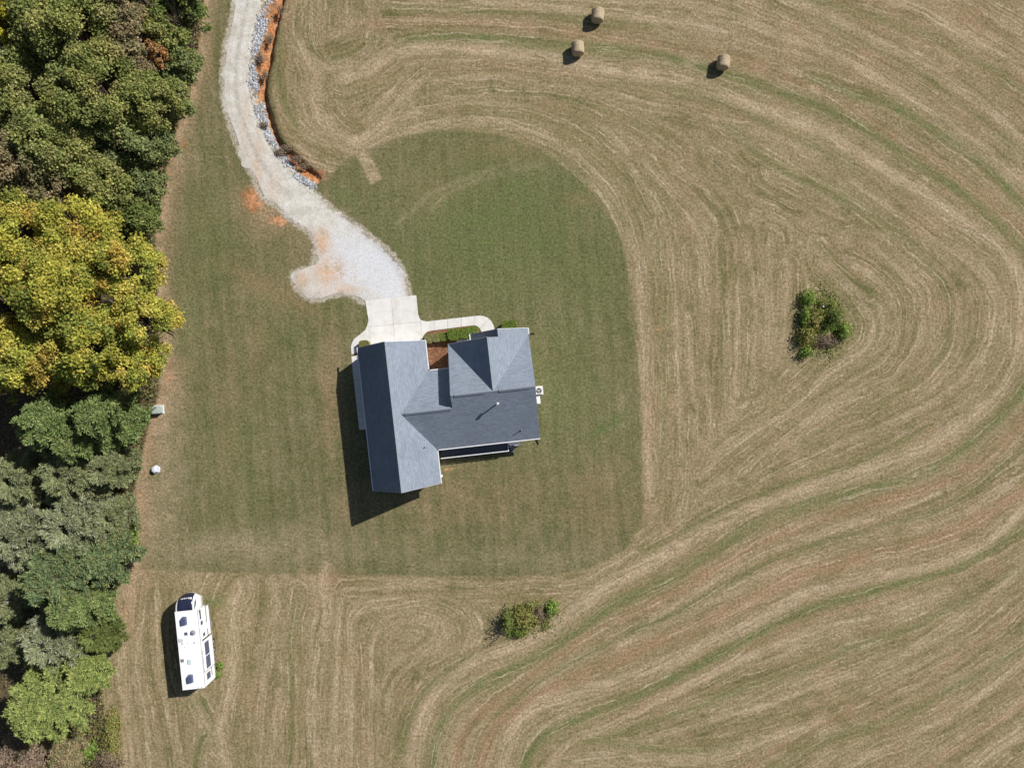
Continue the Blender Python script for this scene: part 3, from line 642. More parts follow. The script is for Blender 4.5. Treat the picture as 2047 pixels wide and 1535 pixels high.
def walls(prof, a, b, along, name='wall'):
    m = MB(); f = (lambda p, q: (p[0], q, p[1])) if along == 'v' else (lambda p, q: (q, p[0], p[1]))
    m.prism([f(p, a) for p in prof], [f(p, b) for p in prof]); return m.build(name, M['siding'], house)
dz = .16
walls([(.6, 0), (7.62, 0), (7.62, zGR(7.62, 0) - dz), (4.12, 7.4 - dz), (.6, zGL(.6, 0) - dz)], .35, 16.2, 'v')
walls([(7.3, 0), (15.4, 0), (15.4, zMF(0, 15.4) - dz), (9.9, zB(0, 9.9) - dz), (7.3, zB(0, 7.3) - dz)], 10.98, 19.55, 'u')
walls([(10.98, 0), (19.55, 0), (19.55, zPR(19.55, 0) - dz), (15.285, zPR(15.285, 0) - dz), (10.98, zPL(10.98, 0) - dz)], 9.9, 15.45, 'v')
walls([(6.5, 0), (12.6, 0), (12.6, zF(0, 12.6) - dz), (8.498, 6.6 - dz), (6.5, zB(0, 6.5) - dz)], 7.5, 11.0, 'u')
m = MB(); m.prism([(13.6, 16.4, zPO(13.6, 0) - dz), (16.5, 16.4, zPO(16.5, 0) - dz), (19.6, 16.4, zPR(19.6, 0) - dz), (19.6, 16.4, 2.6), (13.6, 16.4, 2.6)],
                  [(13.6, 16.3, zPO(13.6, 0) - dz), (16.5, 16.3, zPO(16.5, 0) - dz), (19.6, 16.3, zPR(19.6, 0) - dz), (19.6, 16.3, 2.6), (13.6, 16.3, 2.6)]); m.build('porch_gable', M['siding'], house)
for u in (13.7, 16.0, 19.4): MB().box((u, 16.3, 1.33), (.22, .22, 2.54)).build('porch_column', M['white'], house, .01)
MB().span((11.4, 15.46, -.02), (19.7, 16.55, .14)).build('porch_floor', M['concrete'], house)

def gutter(a, b, z=EZ, wd=.10):
    a, b = Vector((*a, z - .05)), Vector((*b, z - .05)); d = b - a; L = d.length; rz = math.atan2(d.y, d.x); c = (a + b) / 2
    MB().box(c, (L, wd, .12), rz).build('gutter', M['white'], house)
gutter((.15, -.02), (.15, 16.57)); gutter((8.09, -.02), (8.09, 3.76)); gutter((8.09, 13.16), (8.09, 16.57)); gutter((8.17, 3.83), (19.97, 3.83))
gutter((8.17, 13.07), (10.5, 13.07)); gutter((20.02, 15.9), (20.02, 16.67)); gutter((13.23, 15.9), (13.23, 16.67), zPO(13.3, 0))
def rake(a, b):  # fascia board under a gable edge
    MB().tube([(a[0], a[1], a[2] - .08), (b[0], b[1], b[2] - .08)], .04, 4).build('fascia', M['white'], house)
for (u, v, z1, u2, z2) in ((.22, 16.57, EZ - .07, 4.12, 7.33), (8.02, 16.57, EZ - .07, 4.12, 7.33), (.22, -.02, EZ - .07, 4.12, 7.33), (8.02, -.02, EZ - .07, 4.12, 7.33)): rake((u, v, z1), (u2, v, z2))
rake((19.92, 3.9, EZ - .07), (19.92, 9.9, 7.56)); rake((19.92, 15.8, EZ - .07), (19.92, 9.9, 7.56)); rake((10.6, 13.0, zMF(0, 13) - .07), (10.6, 9.9, 7.56)); rake((10.6, 15.8, EZ - .07), (10.6, 13.0, zMF(0, 13) - .07))
rake((10.62, 15.82, EZ - .07), (15.285, 15.82, 7.56)); rake((13.3, 16.67, zPO(13.3, 0) - .07), (16.5, 16.67, zPR(16.5, 0) - .07)); rake((19.95, 16.67, EZ - .07), (16.5, 16.67, zPR(16.5, 0) - .07))
for (u, v) in ((.54, 16.05), (7.68, 16.05), (10.92, 15.3), (19.62, 15.3), (7.68, .5), (.54, .5), (19.6, 7.5)):
    MB().box((u, v, 1.55), (.08, .10, 3.0)).build('downspout', M['white'], house)
MB().box((8.2, .8, 3.02), (.18, .3, .12)).build('downspout_elbow', M['white'], house, .02)

def ridge_cap(a, b, wd, slope1, slope2, h=.035):
    """folded ridge cap over a ridge from a to b"""
    a, b = Vector(a), Vector(b); d = (b - a).normalized(); n = Vector((-d.y, d.x, 0)); m = MB()
    def pr(p): return [p + n * wd - Vector((0, 0, wd * slope1 - h)), p + Vector((0, 0, h)), p - n * wd - Vector((0, 0, wd * slope2 - h)), p - n * wd - Vector((0, 0, wd * slope2 + .03)), p - Vector((0, 0, .05)), p + n * wd - Vector((0, 0, wd * slope1 + .03))]
    m.prism(pr(a), pr(b)); return m
ridge_cap((4.12, .02, 7.4), (4.12, 16.53, 7.4), .17, gs, gs).build('ridge_cap', M['cap'], house)
ridge_cap((15.285, 10.1, 7.637), (15.285, 15.78, 7.637), .15, ps, ps, .03).build('ridge_cap', M['cap'], house)
ridge_cap((16.5, 15.82, zPR(16.5, 0)), (16.5, 16.63, zPR(16.5, 0)), .15, ps, ps, .03).build('ridge_cap', M['cap'], house)
ridge_cap((10.64, 9.9, 7.637), (19.93, 9.9, 7.637), .15, ms, bs, .02).build('ridge_cap', M['cap'], house)
ridge_cap((4.9, 8.498, 6.6), (10.6, 8.498, 6.6), .15, fs, bs, .02).build('ridge_cap', M['cap'], house)
for a, b, zr in ((5.3, 10.4, 6.6), (11.05, 14.4, 7.637), (15.95, 19.3, 7.637)):
    v = 8.498 if zr < 7 else 9.9; ridge_cap((a, v, zr), (b, v, zr), .2, ms, bs, .085).build('ridge_vent', M['cap'], house)

fl = MB().tube([(15.62, 8.48, 6.3), (15.62, 8.48, 7.75)], .085, 14).build('flue_pipe', M['steel'], house)
MB().lathe([(.10, 0), (.2, .02), (.2, .1), (.14, .2), (.02, .24)], 16, (15.62, 8.48, 7.72)).build('flue_cap', M['steel'], house)
for u, v, h in ((17.87, 5.11, .5), (6.83, 4.41, .38), (12.4, 6.2, .0)):
    if h: z0 = zB(u, v) if u > 8 else zGR(u, v); MB().tube([(u, v, z0 - .1), (u, v, z0 + h)], .05, 10).build('vent_pipe', M['black'], house); MB().lathe([(.16, -.06), (.12, .03), (.06, .1)], 12, (u, v, z0)).build('vent_flashing', M['cap'], house)

# openings in the walls
def window(c, wd, ht, axis, sgn):
    def bx(dd, off, size, mat, par, nm):
        d = (size[0], dd, size[1]) if axis == 'v' else (dd, size[0], size[1])
        cc = (c[0], c[1] + off * sgn, c[2]) if axis == 'v' else (c[0] + off * sgn, c[1], c[2])
        return MB().box(cc, d).build(nm, M[mat], par)
    f = bx(.09, .03, (wd + .2, ht + .2), 'white', house, 'window'); bx(.05, .062, (wd, ht), 'glass', f, 'pane'); bx(.03, .085, (.05, ht), 'white', f, 'muntin'); bx(.03, .083, (wd, .05), 'white', f, 'muntin')
for c, wd, ht, ax, sg in [((4.1, 16.2, 5.6), .9, 1.1, 'v', 1), ((15.3, 15.45, 5.6), 1.0, 1.1, 'v', 1), ((12.4, 15.45, 1.6), 1.6, 1.4, 'v', 1), ((18.3, 15.45, 1.6), 1.2, 1.4, 'v', 1), ((19.55, 12.6, 1.6), 1.0, 1.3, 'u', 1), ((19.55, 6.0 + 2, 1.7), .8, 1.0, 'u', 1),
                          ((3.2, .35, 1.6), 1.4, 1.3, 'v', -1), ((.6, 4.0, 1.6), 1.2, 1.2, 'u', -1), ((13.0, 7.3, 1.6), 1.4, 1.3, 'v', -1), ((18.2, 7.3, 1.6), 1.4, 1.3, 'v', -1), ((9.2, 12.6, 1.5), 1.0, 1.3, 'v', 1)]: window(c, wd, ht, ax, sg)
gd = MB().box((4.6, 16.22, 1.2), (4.9, .1, 2.35)).build('garage_door', M['white'], house)
for i in range(4):
    for j in range(4): MB().box((4.6 - 1.8 + j * 1.2, 16.28, .35 + i * .57), (1.08, .04, .46)).build('panel', M['white'], gd, .01)
for c in ((14.8, 15.47, 1.15), (10.0, 6.48, 1.3)):
    d = MB().box(c, (1.0, .08, 2.1)).build('door', M['rvgrey'], house); MB().box((c[0] + .38, c[1] + (.06 if c[1] > 9 else -.06), c[2] - .05), (.05, .07, .16)).build('handle', M['steel'], d)
MB().box((-.0 + .58, 11.0, 1.15), (.08, 1.0, 2.1)).build('door', M['rvgrey'], house)

# back deck with white rail (stands against the house, under the eave)
deck = empty('back_deck', (*HO, 0), TH); tag(deck, 'shaded timber back deck with white railing under the rear eave', 'deck')
MB().span((8.15, 2.62, .5), (16.2, 7.2, .6)).build('deck_floor', M['deck'], deck); MB().span((16.2, 3.15, .5), (17.6, 7.2, .6)).build('deck_floor', M['deck'], deck)
def rail(a, b):
    a, b = Vector(a), Vector(b); d = b - a; rz = math.atan2(d.y, d.x)
    MB().box((*((a + b) / 2), 1.55), (d.length + .1, .09, .05), rz).build('top_rail', M['white'], deck); MB().box((*((a + b) / 2), .74), (d.length, .05, .06), rz).build('bottom_rail', M['white'], deck)
    for i in range(1, int(d.length / .16)): p = a + d * (i * .16 / d.length); MB().box((p.x, p.y, 1.14), (.035, .035, .78), rz).build('baluster', M['white'], deck)
rail((8.2, 2.66), (16.16, 2.66)); rail((16.16, 2.66), (16.16, 3.15)); rail((16.9, 3.15), (17.56, 3.15))
for u, v in ((8.2, 2.66), (10.2, 2.66), (12.2, 2.66), (14.2, 2.66), (16.16, 2.66), (16.16, 3.15), (17.56, 3.15), (16.9, 3.15)): MB().box((u, v, .8), (.1, .1, 1.6)).build('post', M['white'], deck)
for i in range(3): MB().box((16.5, 3.0 - i * .28, .42 - i * .16), (.7, .28, .05)).build('step', M['deck'], deck)
# covered-porch posts to the eave
for u in (8.3, 12.2, 17.4): MB().box((u, 4.25, 1.75), (.14, .14, 2.6)).build('eave_post', M['white'], deck)

# ------------------------------------------------------------------ things round the house
def at_house(name, u, v, rz=0.0, z=0.0): return empty(name, (*HW(u, v), z), TH + rz)
ac = at_house('air_conditioner', 20.52, 9.3); tag(ac, 'beige square air conditioner with round fan grille against the house wall', 'air conditioner')
MB().box((0, 0, .04), (1.05, 1.05, .12)).build('pad', M['concrete'], ac); MB().box((0, 0, .53), (.86, .86, .86)).build('cabinet', M['acgrey'], ac, .03)
MB().lathe([(.33, .955), (.33, .97)], 24).build('fan_opening', M['fan'], ac)
for i in range(3): MB().box((0.14 * math.cos(i * 2.09 + .6), .14 * math.sin(i * 2.09 + .6), .982), (.28, .10, .015), i * 2.09 + .6, .2).build('fan_blade', M['steel'], ac)
MB().lathe([(.06, .98), (.06, 1.0)], 12).build('fan_hub', M['steel'], ac)
ge = at_house('standby_generator', 20.33, 8.2); tag(ge, 'white standby generator box next to the air conditioner', 'generator')
MB().box((0, 0, .05), (.5, .95, .1)).build('pad', M['concrete'], ge); MB().box((0, 0, .42), (.36, .8, .64)).build('cabinet', M['white'], ge, .03); MB().box((.02, 0, .765), (.40, .84, .05), 0, 0, .06).build('lid', M['rvwhite'], ge, .015); MB().box((.19, 0, .4), (.02, .5, .3)).build('louvre', M['rvgrey'], ge)
for nm, a, b, lab in (('drain_pipe', (19.9, 16.2), (20.85, 16.14), 'black corrugated drain pipe on the grass by the porch gable'), ('drain_pipe', (19.56, 3.75), (19.8, 2.9), 'black corrugated drain pipe on the grass behind the deck')):
    o = at_house(nm, *a); tag(o, lab, 'pipe', 'downspout drain pipes'); d = Vector((b[0] - a[0], b[1] - a[1], 0)); m = MB(); nseg = 22
    m.tube([tuple(d * (i / nseg) + Vector((0, 0, .1))) for i in range(nseg + 1)], [.065 if i % 2 else .052 for i in range(nseg + 1)], 10); m.build('pipe', M['black'], o)
    MB().box((0, 0, .16), (.14, .14, .22)).build('adapter', M['black'], o, .02)
hr = at_house('hose_reel', -.12, 15.75, 0, .07); tag(hr, 'small dark hose reel on the walk by the garage corner', 'hose reel')
m = MB(); m.tube([(.0 + .16 * math.cos(t), .05 * (t / 20) - .15, .3 + .16 * math.sin(t)) for t in np.linspace(0, 38, 120)], .02, 6); m.build('hose', M['navyglass'], hr)
for s in (-.18, .16): MB().lathe([(.22, 0), (.22, .02)], 16).build('flange', M['black'], hr).matrix_local = Matrix.Translation((0, s, .3)) @ Matrix.Rotation(R(90), 4, 'X')
MB().box((0, 0, .06), (.36, .42, .12)).build('stand', M['black'], hr)

ub = empty('utility_box', (*P(312, 819, .7), 0), R(4)); tag(ub, 'grey green metal utility box at the edge of the pine trees', 'utility box')
MB().box((0, 0, .05), (1.25, 1.05, .14)).build('pad', M['concrete'], ub); MB().box((0, 0, .48), (1.05, .8, .72)).build('cabinet', M['utility'], ub, .02)
m = MB(); m.prism([(-.56, -.44, .86), (.56, -.44, .86), (.56, .44, .92), (-.56, .44, .92)], [(-.56, -.44, .80), (.56, -.44, .80), (.56, .44, .82), (-.56, .44, .82)]); m.build('lid', M['utility'], ub)
MB().box((.56, 0, .5), (.03, .5, .5)).build('hatch', M['utility'], ub); MB().box((.3, 0, .925), (.03, .84, .03)).build('seam', M['acgrey'], ub)
wc = empty('well_cover', (*P(309, 939, .4), 0), R(25)); tag(wc, 'small white faceted well cover standing alone on the grass', 'well cover')
m = MB(); m.lathe([(.50, 0), (.47, .25), (.40, .5), (.26, .62), (.12, .66)], 6); m.build('cover', M['wellcover'], wc); MB().lathe([(.54, 0), (.54, .06)], 6).build('skirt', M['wellcover'], wc)

# ------------------------------------------------------------------ HAY BALES
def bale_mesh():
    m = MB(); n, seg = 14, 36; Rr, Ln = .74, 1.42; prof = [(.06, 0), (.3, .01), (.52, .0), (.66, .03), (.73, .09)] + [(.745 + .012 * math.sin(i * 2.1), .16 + i * .1) for i in range(12)] + [(.73, 1.35), (.66, 1.41), (.5, 1.44), (.3, 1.43), (.06, 1.44)]
    m.lathe(prof, seg, (0, 0, -.72))
    for v in m.bm.verts:
        q = v.co; d = 1 + .05 * mnoise.noise(q * 3.0) + .03 * mnoise.noise(q * 9.0); v.co = Vector((q.x * d, q.y * d, q.z))
        if v.co.y < -.62: v.co.y = -.62 - (v.co.y + .62) * -.25
    bmesh.ops.rotate(m.bm, verts=m.bm.verts, matrix=Matrix.Rotation(R(90), 3, 'X')); me = bpy.data.meshes.new('bale'); bmesh.ops.recalc_face_normals(m.bm, faces=m.bm.faces); m.bm.to_mesh(me); m.bm.free()
    me.polygons.foreach_set('use_smooth', [True] * len(me.polygons)); return me
bme = bale_mesh()
def wisps(n, r, parent, seed):
    g = np.random.default_rng(seed); out = []; cc = []
    for i in range(n):
        a = g.uniform(0, 6.28); rr = .75 + abs(g.normal(0, .02)); yy = g.uniform(-.7, .7); p = np.array([rr * math.cos(a), yy, rr * math.sin(a)])
        d = g.normal(0, 1, 3); d /= np.linalg.norm(d); l = g.uniform(.05, .16); e = np.cross(d, p); e = e / np.linalg.norm(e) * .008
        out += [p - e, p + e, p + d * l]; c = g.uniform(.6, 1.3); cc += [(.46 * c, .36 * c, .21 * c)] * 3
    o = from_np('straw', np.array(out), 3, np.array(cc), M['stone'], parent); o['kind'] = 'stuff'; return o
for i, (px, py, rz, lab) in enumerate(((1195, 31, -4, 'round hay bale beyond the other two, with tan straw row beside it'), (1155, 97, 4, 'round hay bale sitting alone on the green strip of stubble'), (1446, 125, -7, 'round hay bale apart from the other two, near the pale straw patch'))):
    b = empty('hay_bale', (*P(px, py, .75), .70), R(rz)); tag(b, lab, 'hay bale', 'round hay bales on the field')
    link('bale', bme, M['hay'], b)
    wisps(500, .75, b, i)

# ------------------------------------------------------------------ TRAVEL TRAILER (fifth wheel)
zR = 3.6
LT, LB, RT, RB = [np.array(P(*q, zR)) for q in ((349.3, 1223.5), (365.4, 1378.5), (393.3, 1218.4), (409.4, 1374.3))]
ctr = (LT + LB + RT + RB) / 4; fw = ((LT + RT) - (LB + RB)); ang = math.atan2(fw[1], fw[0]) - math.pi / 2
rv = empty('travel_trailer', (*ctr, 0), ang); tag(rv, 'white fifth wheel travel trailer with navy front cap parked on the stubble', 'trailer')
hl = np.linalg.norm((LT + RT - LB - RB) / 2) / 2; hw = 1.26; nose = hl + 1.75
def sideprof(pts, x0, x1, name, mat, par=rv, bev=0.0):
    m = MB(); m.prism([(x0, y, z) for y, z in pts], [(x1, y, z) for y, z in pts]); return m.build(name, M[mat], par, bev)
step_y = hl - .35
sideprof([(-hl, .75), (-hl, zR - .06), (hl, zR - .06), (hl, 1.75), (step_y, 1.62), (step_y, .75)], -hw, hw, 'body', 'rvwhite')
sideprof([(-hl - .02, zR - .06), (-hl - .02, zR), (hl + .02, zR + .0), (hl + .02, zR - .06)], -hw - .02, hw + .02, 'roof', 'rvroof')
# front cap: lofted, rounded in plan and in profile
def cap_ring(t):
    a = t * math.pi / 2; y = hl + 1.75 * math.sin(a) ** 1.0; zt = 2.1 + (zR - 2.13) * math.cos(a) ** .75
    return y, zt
m = MB(); rings = []
for i in range(11):
    t = min(i / 10, .985); y, zt = cap_ring(t); ring = []
    for j in range(13):
        s = -1 + 2 * j / 12; wv = hw * (1 - .10 * t ** 2); back = .55 * t * (abs(s) ** 2.4); zz = zt - .05 * abs(s) ** 6
        ring.append(m.bm.verts.new((s * wv, y - back, zz)))
    rings.append(ring)
bots = [[m.bm.verts.new((v.co.x, min(v.co.y, hl + 1.1), 1.75)) for v in (rg[0], rg[-1])] for rg in rings]
for a, b in zip(rings, rings[1:]):
    for j in range(12): m.bm.faces.new((a[j], a[j + 1], b[j + 1], b[j]))
for i in range(10):
    m.bm.faces.new((rings[i][0], rings[i + 1][0], bots[i + 1][0], bots[i][0])); m.bm.faces.new((rings[i][-1], bots[i][-1], bots[i + 1][-1], rings[i + 1][-1]))
    m.bm.faces.new((bots[i][0], bots[i + 1][0], bots[i + 1][1], bots[i][1]))
m.bm.faces.new([*rings[-1], bots[-1][1], bots[-1][0]])
m.build('front_cap', M['rvwhite'], rv, smooth=True)
def cap_pt(s, t, up=.012):
    y, zt = cap_ring(t); wv = hw * (1 - .10 * t ** 2); return (s * wv, y - .55 * t * abs(s) ** 2.4, zt - .05 * abs(s) ** 6 + up)
def cap_patch(s0, s1, t0, t1, name, mat, up, par=rv, ns=8, nt_=10, taper=None):
    m = MB(); g = []
    for i in range(nt_ + 1):
        t = t0 + (t1 - t0) * i / nt_; a, b = (s0, s1) if not taper else taper(t)
        g.append([m.bm.verts.new(Vector(cap_pt(a + (b - a) * j / ns, t, up))) for j in range(ns + 1)])
    for a, b in zip(g, g[1:]):
        for j in range(ns): m.bm.faces.new((a[j], a[j + 1], b[j + 1], b[j]))
    o = m.build(name, M[mat], par, smooth=True); md = o.modifiers.new('thick', 'SOLIDIFY'); md.thickness = .01; md.offset = 1; return o
cap_patch(-.80, .62, .015, .93, 'windshield_panel', 'rvnavy', .012)
cap_patch(.78, .92, .03, .62, 'side_graphic', 'rvnavy', .012, taper=lambda t: (.80, .80 + .14 * math.sin(math.pi * min(1, (t - .02) / .6))))
# worn white marks of the maker's lettering: one large wedge and smaller strokes
sp = [(.34, .50, .055), (.17, .30, .04), (.07, .11, .035), (-.01, .03, .035), (-.10, -.05, .03), (-.26, -.14, .03), (-.42, -.30, .03), (-.55, -.46, .028)]
for a, b, h in sp: cap_patch(a, b, .56 - h, .56 + h, 'lettering', 'white', .024, ns=2, nt_=2)
# roof fittings
def shroud(x, y):
    o = MB(); o.prism([(-.30, -.46, zR + .30), (.24, -.36, zR + .32), (.30, .40, zR + .32), (-.10, .46, zR + .32), (-.32, .22, zR + .30)], [(-.36, -.56, zR), (.34, -.46, zR), (.36, .50, zR), (-.14, .58, zR), (-.40, .30, zR)])
    ob = o.build('roof_air_conditioner', M['navyglass'], rv, .09); ob.location = (x, y, 0); return ob
def roofpt(zx, zy):   # pixel in the enlarged crop -> trailer frame
    p = np.array(P(240 + zx * .1694, 1160 + zy * .1694, zR)) - ctr; return (p[0] * math.cos(ang) + p[1] * math.sin(ang), -p[0] * math.sin(ang) + p[1] * math.cos(ang))
shroud(*roofpt(757, 478)); shroud(*roofpt(832, 1158))
def vent(zx, zy, wx, wy, mat, h=.1, nm='roof_vent'):
    x, y = roofpt(zx, zy); f = MB().box((x, y, zR + h / 2), (wx, wy, h)).build(nm, M['rvwhite'], rv, .012); MB().box((x, y, zR + h + .012), (wx * .86, wy * .86, .025)).build('lid', M[mat], f, .008)
vent(725, 700, .52, .42, 'glasslid'); vent(825, 955, .44, .58, 'glasslid'); vent(743, 938, .38, .38, 'bronze', .12); vent(788, 620, .36, .36, 'navyglass', .14)
x, y = roofpt(862, 613); MB().lathe([(.28, 0), (.28, .1), (.2, .2), (.05, .25)], 18, (x, y, zR)).build('antenna_dome', M['rvgrey'], rv, smooth=True)
for q in ((736, 743), (880, 730), (803, 733), (770, 780)): x, y = roofpt(*q); MB().lathe([(.07, 0), (.06, .09), (.02, .1)], 10, (x, y, zR)).build('vent_cap', M['bronze' if q[0] in (736, 880) else 'rvwhite'], rv)
for yy in np.linspace(-hl + .5, hl - .4, 7): MB().box((0, yy, zR + .004), (2 * hw - .1, .05, .012)).build('roof_seam', M['rvwhite'], rv)
# right side: slide-out, windows, door, stripes
sl = MB().span((hw - .05, -hl + 2.0 - .3, .95), (hw + .16, -hl + 5.2, zR - .35)).build('slide_out', M['rvwhite'], rv, .02); XS = hw + .165
for yy in (-hl + 1.66, -hl + 5.24): MB().span((hw - .02, yy, .95), (hw + .17, yy + .05, zR - .33)).build('seal', M['black'], sl)
MB().span((hw - .02, -hl + 1.7, zR - .345), (hw + .02, -hl + 5.2, zR - .30)).build('seal', M['black'], sl)
for s in (-1, 1): MB().box((s * (hw + .03), 0, zR - .07), (.05, 2 * hl, .06)).build('gutter_rail', M['rvgrey'], rv)
MB().box((hw + .012, hl - .03, 2.6), (.03, .05, 1.7)).build('seam', M['rvgrey'], rv)
MB().span((XS, -hl + 1.9, 1.9), (XS + .015, -hl + 3.3, 2.95)).build('window', M['navyglass'], sl); MB().span((XS, -hl + 3.42, 1.9), (XS + .015, -hl + 4.9, 2.95)).build('window', M['navyglass'], sl)
for y0, y1, z0, z1 in ((-hl + .55, -hl + 1.3, 1.9, 2.8), (-hl + 5.55, -hl + 5.95, 2.2, 2.7), (hl - 2.0, hl - 1.55, 2.5, 3.0), (hl - 1.3, hl - .2, 2.75, 3.15)):
    MB().span((hw, y0, z0), (hw + .02, y1, z1)).build('window', M['navyglass'], rv, .006)
MB().span((hw, -hl + 6.1, .85), (hw + .025, -hl + 6.8, 2.8)).build('door', M['rvwhite'], rv)
for z0, z1, mt in ((1.55, 1.62, 'rvgrey'), (1.42, 1.5, 'rvnavy')):
    for s in (-1, 1): MB().box((s * (hw + .006), .2, (z0 + z1) / 2), (.012, 2 * hl - .8, z1 - z0)).build('stripe', M[mt], rv)
for s in (-1, 1): MB().box((s * (hw - .02), -.2, .66), (.1, 2 * hl - 1.0, .22)).build('skirt', M['rvgrey'], rv)
MB().span((hw + .02, -1.2 + .9, zR - .24), (hw + .15, hl - .5, zR - .1)).build('awning', M['rvwhite'], rv, .02)
sideprof([(-hl, .8), (-hl - .08, 1.0), (-hl - .08, 1.25), (-hl, 1.3)], -hw + .05, hw - .05, 'bumper', 'rvgrey')
MB().span((-.9, -hl - .02, 1.9), (.7, -hl + .0, 2.8)).build('window', M['navyglass'], rv)
lad = MB()
for s in (.62, .98): lad.tube([(s, -hl - .12, .9), (s, -hl - .12, zR + .04), (s, -hl + .2, zR + .1)], .02, 6)
for i in range(8): lad.tube([(.62, -hl - .12, 1.0 + i * .33), (.98, -hl - .12, 1.0 + i * .33)], .015, 6)
lad.build('ladder', M['steel'], rv)
for yy in (-hl + 3.1, -hl + 4.1):
    for s in (-1, 1):
        wh = MB(); wh.lathe([(.2, -.11), (.36, -.11), (.385, -.06), (.385, .06), (.36, .11), (.2, .11)], 20); o = wh.build('wheel', M['black'], rv); o.location = (s * (hw - .12), yy, .385); o.rotation_euler = (0, R(90), 0)
        h = MB(); h.lathe([(.19, -.12), (.19, .12)], 14); h.build('rim', M['steel'], o)
    
for s in (-1, 1): MB().box((s * .85, step_y - .2, .4), (.09, .09, .8)).build('landing_leg', M['rvgrey'], rv); MB().box((s * .85, step_y - .2, .03), (.22, .22, .05)).build('foot', M['rvgrey'], rv)
MB().box((0, hl + .7, 1.55), (.25, .25, .4)).build('kingpin', M['black'], rv)
MB().span((hw - .3, -hl + 6.1, .55), (hw + .1, -hl + 6.8, .6)).build('step', M['rvgrey'], rv)

# ------------------------------------------------------------------ FOLIAGE
def unit(n, g, zmin=-1.0):
    v = g.normal(0, 1, (n, 3)); v /= np.linalg.norm(v, axis=1)[:, None]; lo = v[:, 2] < zmin; v[lo, 2] *= -1; return v
def leaves(c, nrm, size, cols, g, asp=.75):
    n = len(c); nrm = nrm / (np.linalg.norm(nrm, axis=1)[:, None] + 1e-9); r = g.normal(0, 1, (n, 3)); t = np.cross(nrm, r); t /= (np.linalg.norm(t, axis=1)[:, None] + 1e-9); b = np.cross(nrm, t)
    s = size[:, None]; v = np.stack([c + t * s * .5, c + b * s * asp * .5 + nrm * s * .08, c - t * s * .5, c - b * s * asp * .5 + nrm * s * .08], 1).reshape(-1, 3)
    return v, np.repeat(cols, 4, 0)
def limbs(m, base, top, tips, r0, g, sag=.0):
    h = top[2]; pts = [(g.normal(0, .05) + top[0] * t, g.normal(0, .05) + top[1] * t, h * t) for t in np.linspace(0, 1, 6)]; m.tube(pts, [r0 * (1 - .75 * t) * (1.35 if t == 0 else 1) for t in np.linspace(0, 1, 6)], 8)
    for tp in tips:
        f = min(.92, max(.25, (tp[2] / h) * .62)); s = Vector((top[0] * f, top[1] * f, h * f)); e = Vector(tp); mid = (s + e) / 2 + Vector((0, 0, -.15 * (e - s).length * sag)) + Vector(g.normal(0, .12, 3)); rr = r0 * .42 * (1 - f * .5)
        m.tube([s, mid, e], [rr, rr * .6, rr * .18], 5, False)
PAL = {'oak': [(.355, .335, .062), (.275, .295, .058), (.44, .37, .085), (.14, .185, .045), (.42, .28, .07)],
       'olive': [(.230, .235, .075), (.175, .200, .062), (.30, .28, .10), (.13, .165, .052), (.26, .255, .105)],
       'green': [(.130, .165, .048), (.165, .195, .058), (.100, .135, .042), (.18, .19, .065)],
       'blue': [(.165, .195, .080), (.205, .225, .100), (.125, .158, .062), (.19, .205, .075)],
       'brown': [(.255, .195, .115), (.205, .190, .095), (.30, .225, .135), (.165, .165, .075)],
       'yellow': [(.46, .39, .05), (.38, .36, .05), (.30, .30, .06)],
       'rust': [(.40, .20, .08), (.32, .18, .08), (.27, .19, .09)],
       'pine': [(.195, .245, .090), (.155, .210, .075), (.24, .28, .11)],
       'bluepine': [(.150, .200, .095), (.185, .225, .105), (.120, .165, .075), (.21, .22, .09)],
       'lime': [(.240, .280, .090), (.285, .315, .105), (.195, .245, .080)],
       'cedar': [(.195, .215, .100), (.245, .255, .130), (.155, .180, .080), (.28, .28, .16)],
       'grey': [(.240, .255, .140), (.195, .215, .110), (.34, .33, .25), (.165, .19, .085)],
       'bright': [(.17, .26, .055), (.21, .29, .065), (.13, .20, .045), (.18, .21, .06)],
       'dry': [(.25, .215, .07), (.19, .215, .06), (.25, .19, .09), (.14, .185, .045)],
       'dead': [(.22, .16, .12), (.27, .20, .15), (.17, .125, .095), (.18, .165, .08)],
       'box': [(.150, .205, .042), (.190, .240, .055), (.11, .16, .034)], 'boxpale': [(.25, .245, .11), (.285, .265, .13), (.21, .22, .085)]}
for k_ in PAL: PAL[k_] = [tuple(c * 1.25 for c in q) for q in PAL[k_]]
def pick(pal, n, g):
    p = np.array(PAL[pal]); wts = np.linspace(1, .55, len(p)); return p[g.choice(len(p), n, p=wts / wts.sum())]
def root(name, px, py, zc, label, cat, group=None):
    return tag(empty(name, (*P(px, py, zc), 0)), label, cat, group)
SEED = [100]
EDGE = [(408, -90), (400, 60), (385, 150), (342, 290), (318, 420), (300, 480), (300, 640), (306, 780), (282, 880), (258, 1010), (250, 1120), (212, 1230), (195, 1330), (200, 1450), (215, 1600)]
def lean(t, zc):
    """rooted inside the wood edge: slide the foot back and let the stem lean out to its crown"""
    bx, by = t.location.x / S + 1023.5, 767.5 - t.location.y / S
    lim = np.interp(by, [e[1] for e in EDGE], [e[0] for e in EDGE]) - 16
    sh = max(0.0, (bx - lim) * S)
    if sh <= 0: return
    t.location.x -= sh
    for ch in t.children:
        me = ch.data; n = len(me.vertices); co = np.empty(n * 3, np.float32); me.vertices.foreach_get('co', co); co = co.reshape(-1, 3)
        f = np.clip(co[:, 2] / zc, 0, 1); co[:, 0] += sh * (f * f * (3 - 2 * f)); me.vertices.foreach_set('co', co.ravel()); me.update()
